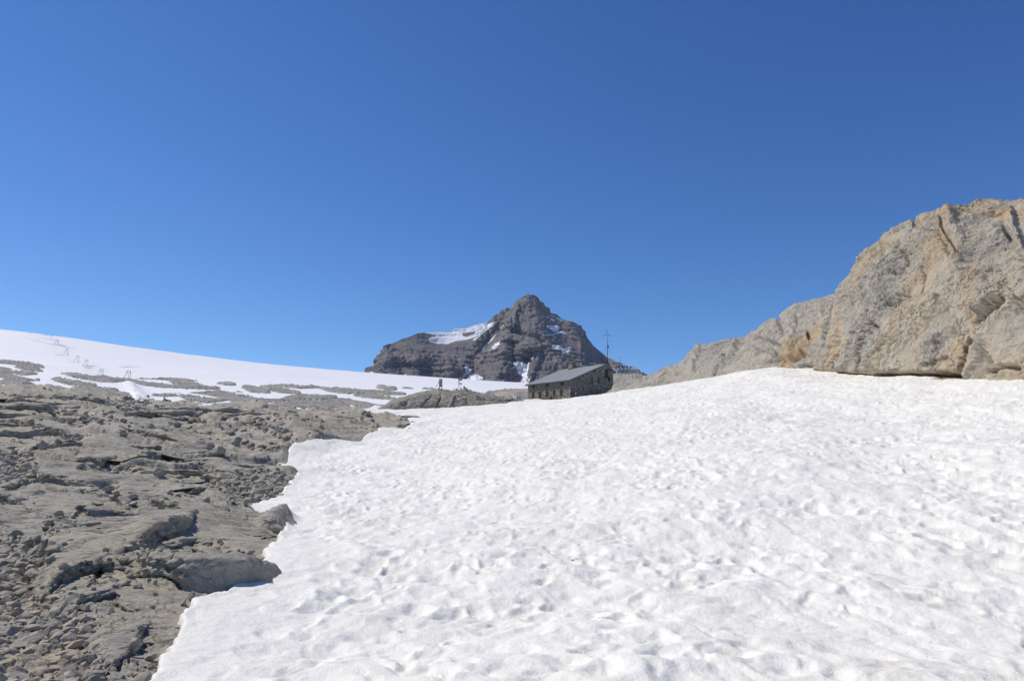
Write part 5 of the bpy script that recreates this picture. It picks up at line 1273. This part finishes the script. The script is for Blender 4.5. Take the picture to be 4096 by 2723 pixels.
# ---------------------------------------------------------------- white builders' bags left of the hut
M_bag = flat('white_bag_fabric', (.72, .70, .66), .8, 0, .2, .06, 4); M_bagd = flat('grey_bag_side', (.62, .60, .58), .8, 0, .2, .1, 3)
def big_bag(loc, w, d, h, seed, lab, mat):
    bm = bmesh.new(); bmesh.ops.create_cube(bm, size=1); bmesh.ops.subdivide_edges(bm, edges=bm.edges[:], cuts=6, use_grid_fill=True)
    for v in bm.verts:
        x, y, z = v.co; k = 1-.28*max(0, (x*x+y*y)*2-.5)*1.0; z2 = z+.5
        n_ = float(gn3(np.array([x*3+seed]), np.array([y*3.]), np.array([z*3.]), 3)[0])
        v.co = Vector((x*w*k*(1+.10*math.sin(z2*3)), y*d*k, z2*h*(1-.12*(x+.5)*(z2))+.14*n_*h*z2))
    me = bpy.data.meshes.new('big_bag'); bm.to_mesh(me); bm.free(); me.polygons.foreach_set('use_smooth', [True]*len(me.polygons))
    o = link('big_bag', me, mat); o.location = loc; o.rotation_euler = (0, 0, .5); return tag(o, lab, 'builders bag')
BY = 150.; bw = BY/F/78.64
big_bag(P(*zb((1400, 735))[0], BY), 420*bw, 1.0, 300*bw, 1, 'big grey-white builders bag standing on the rock left of the hut', M_bagd)
big_bag(P(*zb((1140, 610))[0], BY+.5), 170*bw, .6, 270*bw, 4, 'crumpled bright white bag leaning left of the big grey one', M_bag)
big_bag(P(*zb((640, 520))[0], BY+1), 110*bw, .5, 110*bw, 9, 'small white bundle lying farthest left of the builders bags', M_bag)

# ---------------------------------------------------------------- knoll: signs, board, cairn
KP = KN[1]
def knoll_hit(u, v):
    "first knoll surface point on this line of sight"
    a, s = bearing(u, v); Q = KP.reshape(-1, 3); uu_, vv_ = rowcol(Q[:, 0]/Q[:, 1], Q[:, 2]/Q[:, 1]); d = np.hypot(uu_-u, vv_-v)+np.where(Q[:, 1] > 112, 50, 0); return Vector([float(t) for t in Q[d.argmin()]])
def kz(x, y):
    Q = KP.reshape(-1, 3); d = np.hypot(Q[:, 0]-x, Q[:, 1]-y); k = np.argsort(d)[:6]; return float(Q[k, 2].max())
M_yel = flat('yellow_sign_paint', (.72, .36, .015), .5, 0, .4, .05); M_board = flat('grey_blue_sheet', (.30, .34, .40), .45); M_bluep = flat('blue_sign_paint', (.10, .17, .32), .5)
k7 = 1/13.067/4/F
base_ = knoll_hit(*z7((1480, 1290))[0]); yb = base_.y; m7 = k7*yb
sg = empty('signpost', tuple(base_), 0, label='tall signpost on the rock knoll with a yellow and blue board above a yellow arrow', cat='signpost')
Hs = (P(*z7((1505, 540))[0], yb)-base_).z; lean = (P(*z7((1512, 560))[0], yb)-base_).x
topz = (P(*z7((1590, 400))[0], yb)-base_).z
MB().tube([(0, 0, -.3), (lean, 0, topz+.05)], .035, 8).build('pole', M_steel, sg)
def zx(x, y): q = P(*z7((x, y))[0], yb)-base_; return q.x, q.z
x0, zt = zx(1482, 405); x1, zb1 = zx(1692, 522); zm = zx(1500, 452)[1]
MB().box(x0, x1, -.06, -.038, zm+.002, zt).build('sign_board', M_yel, sg)
MB().box(x0, x1, -.06, -.038, (zm+zb1)/2+.002, zm).build('sign_board', M_board, sg)
MB().box(x0, x1, -.06, -.038, zb1, (zm+zb1)/2).build('sign_board', M_bluep, sg)
x0, zt = zx(1485, 655); x1, zb1 = zx(1685, 720); w_ = (zt-zb1)*.5
MB().prism([(x0, zb1), (x1-w_, zb1), (x1, (zt+zb1)/2), (x1-w_, zt), (x0, zt)], -.065, -.04).build('arrow_sign', M_yel, sg)
x0, zt = zx(1495, 545); x1, zb1 = zx(1530, 650)
MB().box(x0, x1, -.45, .25, zb1+.12, zt-.06).build('arrow_sign', flat('ochre_sign_edge', (.38, .24, .05), .6), sg)
# thin guyed pole behind
b2 = knoll_hit(*z7((1588, 985))[0]); H2 = (P(*z7((1590, 250))[0], b2.y)-b2).z
tp_ = empty('thin_pole', tuple(b2), 0, label='very thin braced pole rising just behind the yellow signpost', cat='pole')
MB().tube([(0, 0, -.2), (0, 0, H2*.32)], .028, 6).tube([(0, 0, H2*.32), (0, 0, H2)], .014, 6).build('pole', M_steel, tp_)
MB().tube([(0, 0, H2*.30), (-.85, -.5, -.1)], .014, 5).build('brace', M_steel, tp_)
# board on two posts with back stays
b3 = knoll_hit(*z7((560, 1010))[0]); y3 = b3.y
def z3_(x, y): q = P(*z7((x, y))[0], y3)-b3; return q.x, q.z
bd = empty('notice_board', tuple(b3), 0, label='grey sheet board on two steel posts with slanting stays at the left of the knoll', cat='notice board')
xa, _z = z3_(485, 1000); xb, _ = z3_(625, 1000); zt = z3_(500, 440)[1]; zb2 = z3_(500, 835)[1]; zg = z3_(480, 1030)[1]
for x in (xa, xb): MB().tube([(x, 0, zg-.25), (x, 0, zt+.02)], .042, 8).build('post', M_dsteel, bd)
MB().box(xa+.05, xb-.05, -.02, .02, zb2, zt).build('board', M_board, bd); MB().box(xa+.05, xb-.05, -.04, .04, zb2-.06, zb2+.22*(zt-zb2)*.35).build('tray', M_dsteel, bd)
q0 = z3_(205, 1010); q1_ = z3_(480, 560); MB().tube([(q0[0], .6, q0[1]), (q1_[0], 0, q1_[1])], .035, 6).build('stay', M_dsteel, bd)
q0 = z3_(420, 1000); q1_ = z3_(478, 860); MB().tube([(q0[0], .4, q0[1]-.1), (q1_[0], 0, q1_[1])], .028, 6).build('stay', M_dsteel, bd)
b4 = knoll_hit(*z7((1248, 1020))[0]); o = MB().tube([(0, 0, 0), (0, 0, 1.0*160*k7*b4.y)], .012, 5).box(-.10, .10, -.08, .08, -.05, .08).build('marker_rod', M_steel); o.location = b4; tag(o, 'short thin marker rod standing between the notice board and the signpost', 'marker')
# rocks on the knoll and the cairn
def kstone(name, x, y, w, h, k, label, cat, dy=0, parent=None, zoff=0):
    b = knoll_hit(*z7((x, y))[0]) if parent is None else parent
    o = bpy.data.objects.new(name, HIM[k % len(HIM)]); C.objects.link(o); me = HI[k % len(HI)][0]; zr = me[:, 2].max()-me[:, 2].min()
    W_ = w*k7*b.y*.5; o.scale = (W_, W_*.9, h*k7*b.y/zr*1.05); o.location = (b.x, b.y+dy, b.z+h*k7*b.y*.42+zoff); o.rotation_euler = (0, random.uniform(-.1, .1), random.uniform(-.4, .4)); return tag(o, label, cat)
kstone('rock', 1455, 1330, 130, 85, 3, 'brown rock at the foot of the yellow signpost', 'rock')
kstone('rock', 1580, 1335, 160, 45, 5, 'flat dark rock just right of the signpost foot', 'rock')
kstone('rock', 1385, 1010, 140, 100, 7, 'reddish brown rock on the knoll crest left of the signpost', 'rock')
kstone('rock', 1640, 1020, 120, 90, 8, 'grey rock on the knoll crest right behind the signpost', 'rock')
bc = knoll_hit(*z7((1880, 1060))[0])
car = empty('cairn', tuple(bc), 0, label='large stone cairn with a pointed top on the knoll right of the signpost', cat='cairn')
for k, (x, y, w, h) in enumerate([(1890, 1050, 240, 150), (1780, 1010, 120, 100), (1810, 950, 120, 90), (1860, 960, 110, 90), (1900, 990, 130, 90), (1780, 880, 70, 70), (1830, 900, 80, 60), (1775, 845, 36, 70), (1735, 1030, 90, 80)]):
    q = P(*z7((x, y))[0], bc.y)-bc; o = bpy.data.objects.new('stone', HIM[(k*3+1) % len(HIM)]); C.objects.link(o); o.parent = car; me = HI[(k*3+1) % len(HI)][0]; zr = me[:, 2].max()-me[:, 2].min()
    o.scale = (w*k7*bc.y*.66, w*k7*bc.y*.6, h*k7*bc.y/zr*1.3); o.location = (q.x, .05*(k % 3), q.z+.02)
# outcrop rocks right of the knoll
for i, (x, y, w, h, lab) in enumerate([(150, 520, 230, 230, 'dark angular rock lowest on the right end of the knoll near the bags'), (400, 520, 330, 150, 'long dark rock beside the white bundle left of the hut'), (760, 640, 180, 90, 'small rusty rock below the white bags'), (1620, 800, 180, 90, 'dark rock at the left corner of the hut')]):
    u, v = zb((x, y))[0]; yy = 126.; p = P(u, v, yy); o = bpy.data.objects.new('rock', HIM[(i*2) % len(HIM)]); C.objects.link(o); s = yy/F/78.64; o.scale = (w*s*.5, w*s*.5, h*s*.8); o.location = (p.x, p.y, p.z-.05); tag(o, lab, 'rock')
o = put_stone('rock', z4((1985, 362))[0][0], z4((1985, 362))[0][1], 3.4, 3.6, 6, 'dark block standing on the right shoulder of the knoll', 'rock'); b = knoll_hit(*z4((1985, 366))[0]); o.location = (b.x, b.y, b.z+.2); o.scale = (.28, .26, .42)

# ---------------------------------------------------------------- small cairn on its boulder, and the little frame, at the edge of the near rocks
u, v = zq((2075, 1090))[0]; gx_, gy_ = ground(u, v); gzz = float(base(np.array([gx_]), np.array([gy_]))[0])
g0 = P(u, v, gy_); s_ = gy_/F/26.21
cb = bpy.data.objects.new('boulder', HIM[4]); C.objects.link(cb); cb.scale = (100*s_, 90*s_, 110*s_); cb.location = g0+Vector((.05, 0, .2)); tag(cb, 'dark boulder carrying a small pointed cairn at the far edge of the near rocks', 'boulder')
cn = empty('cairn', tuple(g0), 0, label='small dark stacked cairn like a spike on a boulder above the snow patches', cat='cairn')
for k, (dz, w, h) in enumerate([(95, 34, 50), (140, 24, 45), (175, 17, 40), (208, 13, 40), (238, 7, 30)]):
    o = bpy.data.objects.new('stone', HIM[(k+6) % len(HIM)]); C.objects.link(o); o.parent = cn; o.scale = (w*s_*1.1, w*s_, h*s_*.95); o.location = (0, 0, dz*s_)
u, v = zq((1652, 1020))[0]; gx_, gy_ = ground(u, v); g1 = P(u, v, gy_); s1_ = gy_/F/26.21
o = MB().tube([(0, 0, -.2), (0, 0, 110*s1_), (-38*s1_, 0, 108*s1_), (-38*s1_, 0, 85*s1_)], .045, 6).box(-.12, .12, -.12, .12, 60*s1_, 110*s1_).build('trail_marker', M_rust); o.location = g1; tag(o, 'small rusty hooked post at the lower end of the snow bank left of the cairn', 'post')

# ---------------------------------------------------------------- ski lift pylons marching up the glacier
M_pyl = flat('pylon_steel', (.16, .16, .165), .6, .2)
PYL = [ # image: foot-left, apex, right-top, foot-right (zoom frames)
 (zq((985, 500),(1115, 270),(1195, 275),(1187, 555)), 'nearest ski lift pylon, tallest of the row, standing on the rock above the snow bank'),
 (zq((305, 410),(405, 228),(475, 230),(475, 415)), 'second nearest ski lift pylon, left of the tallest one'),
 (zq((-65, 180),(10, -20),(78, -22),(68, 170)), 'third ski lift pylon, standing on a brown dirt streak of the glacier'),
 (zp((1945,1140),(2060,915),(2145,915),(2130,1150)), 'fourth ski lift pylon counted from the tallest one'),
 (zp((1570,870),(1680,665),(1748,665),(1740,890)), 'fifth ski lift pylon, next to a dark mark on the glacier'),
 (zp((1250,490),(1320,345),(1400,350),(1395,520)), 'sixth ski lift pylon, crossing the glacier skyline'),
 (zp((1062,290),(1130,160),(1195,160),(1195,300)), 'seventh pylon, rightmost of those against the sky'),
 (zp((900,275),(955,140),(1018,140),(1018,285)), 'eighth pylon, second from right of those against the sky'),
 (zp((752,245),(795,160),(832,158),(832,262)), 'ninth pylon, third from right of those against the sky'),
 (zp((575,200),(598,160),(640,160),(640,195)), 'tiny pylon behind the right hump of the long dark skyline outcrop'),
 (zp((410,165),(428,120),(468,122),(468,165)), 'tiny pylon above the left end of the long dark skyline outcrop'),
 (zp((320,150),(345,88),(395,90),(390,155)), 'tiny pylon left of the long dark skyline outcrop'),
 (zp((185,130),(205,100),(245,102),(245,135)), 'tiny pylon beside the highest dark outcrop of the glacier skyline')]
for i, (q, lab) in enumerate(PYL):
    (ux, vx), ap, rt, fr_ = q; gy_ = ground(fr_[0], fr_[1])[1]
    if i >= 6: gy_ = 1330.+i*8
    # a tow lift pylon is about 9 m tall: keep the surveyed distance, size follows from the picture
    p0 = P(ux, vx, gy_); pa = P(*ap, gy_); pr = P(*rt, gy_); pf = P(*fr_, gy_)
    root = empty('lift_pylon', tuple(pf), 0, label=lab, cat='ski lift pylon', group='ski lift pylons up the glacier')
    r = .11*gy_/400 if gy_ > 400 else .11; r = min(max(.06, gy_*.00016), .2)
    MB().tube([p0-pf+Vector((0, 0, -.5)), pa-pf], r, 6).build('leg', M_pyl, root)
    MB().tube([Vector((-.15, 0, -.5)), pa-pf], r, 6).build('leg', M_pyl, root)
    MB().tube([Vector((.1, .2, -.5)), pr-pf], r, 6).build('leg', M_pyl, root)
    MB().tube([pa-pf, pr-pf], r*1.1, 6).build('crossbeam', M_pyl, root)
    if i < 6:
        s = (pr-pa).length; c = pr-pf+Vector((-.15*s, 0, -.6*s)); MB().tube([c+Vector((-.25*s, 0, 0)), c+Vector((.15*s, 0, 0))], r*1.2, 6).tube([c, pr-pf+Vector((-.15*s, 0, 0))], r*.7, 5).build('sheave_arm', M_pyl, root)

# ---------------------------------------------------------------- bits on the snow and in the air
def snow_stone(u, v, w, k, lab, name='stone'):
    gx_, gy_ = ground(u, v); z = float(snow_h(np.array([gx_]), np.array([gy_]))[0][0]); o = bpy.data.objects.new(name, HIM[k]); C.objects.link(o); s = w/F*gy_*.5; o.scale = (s, s*.8, s*.6); o.location = (gx_, gy_, z+.2*s); return tag(o, lab, 'stone')
snow_stone(573, 566.5, 5, 2, 'small tan stone half sunk in the snow at the middle of the foreground')
o = snow_stone(*z4((1420, 524))[0], 19, 9, 'flat brown rock slab melting out of the snow left of the knoll foot', 'rock'); o.scale = (1.75, 2.2, .30); o['category'] = 'rock'; o.location.z += .1
# insect crossing the view high up
ic = P(*[t/4 for t in (3200.5, 88.5)], 2.6)
ins = empty('flying_insect', tuple(ic), math.radians(15), label='tiny tan flying insect high in the blue sky at upper right', cat='insect'); ins.rotation_euler = (.2, -.5, .3)
M_ins = flat('tan_insect_body', (.35, .22, .14), .6); M_wing = flat('tan_insect_wing', (.50, .38, .28), .5)
MB().ball((0, 0, 0), .0019, 8, (2.0, .9, .9)).ball((.0042, 0, .0002), .0013, 8).ball((-.0046, 0, -.0002), .0017, 8, (1.5, .8, .8)).build('body', M_ins, ins, True)
for sgn in (-1, 1):
    pts_ = [(0, 0, .001), (.003, .002*sgn, .0035), (.0015, .004*sgn, .0062), (-.0018, .0042*sgn, .0062), (-.003, .002*sgn, .003)]
    MB().add([p_ for p_ in pts_]+[(a_, b_+.0001, c_) for a_, b_, c_ in pts_], [(0, 1, 2, 3, 4), (9, 8, 7, 6, 5)]+[(i, 5+i, 5+(i+1) % 5, (i+1) % 5) for i in range(5)]).build('wing', M_wing, ins)
# ---------------------------------------------------------------- thin mountain air
hz = MB().box(-3600, 3600, -60, 3900, -60, 900).build('haze', None)
n = bpy.data.materials.new('thin_air'); n.use_nodes = True; n.node_tree.nodes.clear()
vo = n.node_tree.nodes.new('ShaderNodeVolumePrincipled'); ou = n.node_tree.nodes.new('ShaderNodeOutputMaterial')
vo.inputs['Color'].default_value = (.55, .72, 1.0, 1); vo.inputs['Density'].default_value = 2.6e-5; vo.inputs['Anisotropy'].default_value = .2
n.node_tree.links.new(vo.outputs[0], ou.inputs['Volume']); hz.data.materials.append(n); tag(hz, kind='stuff')
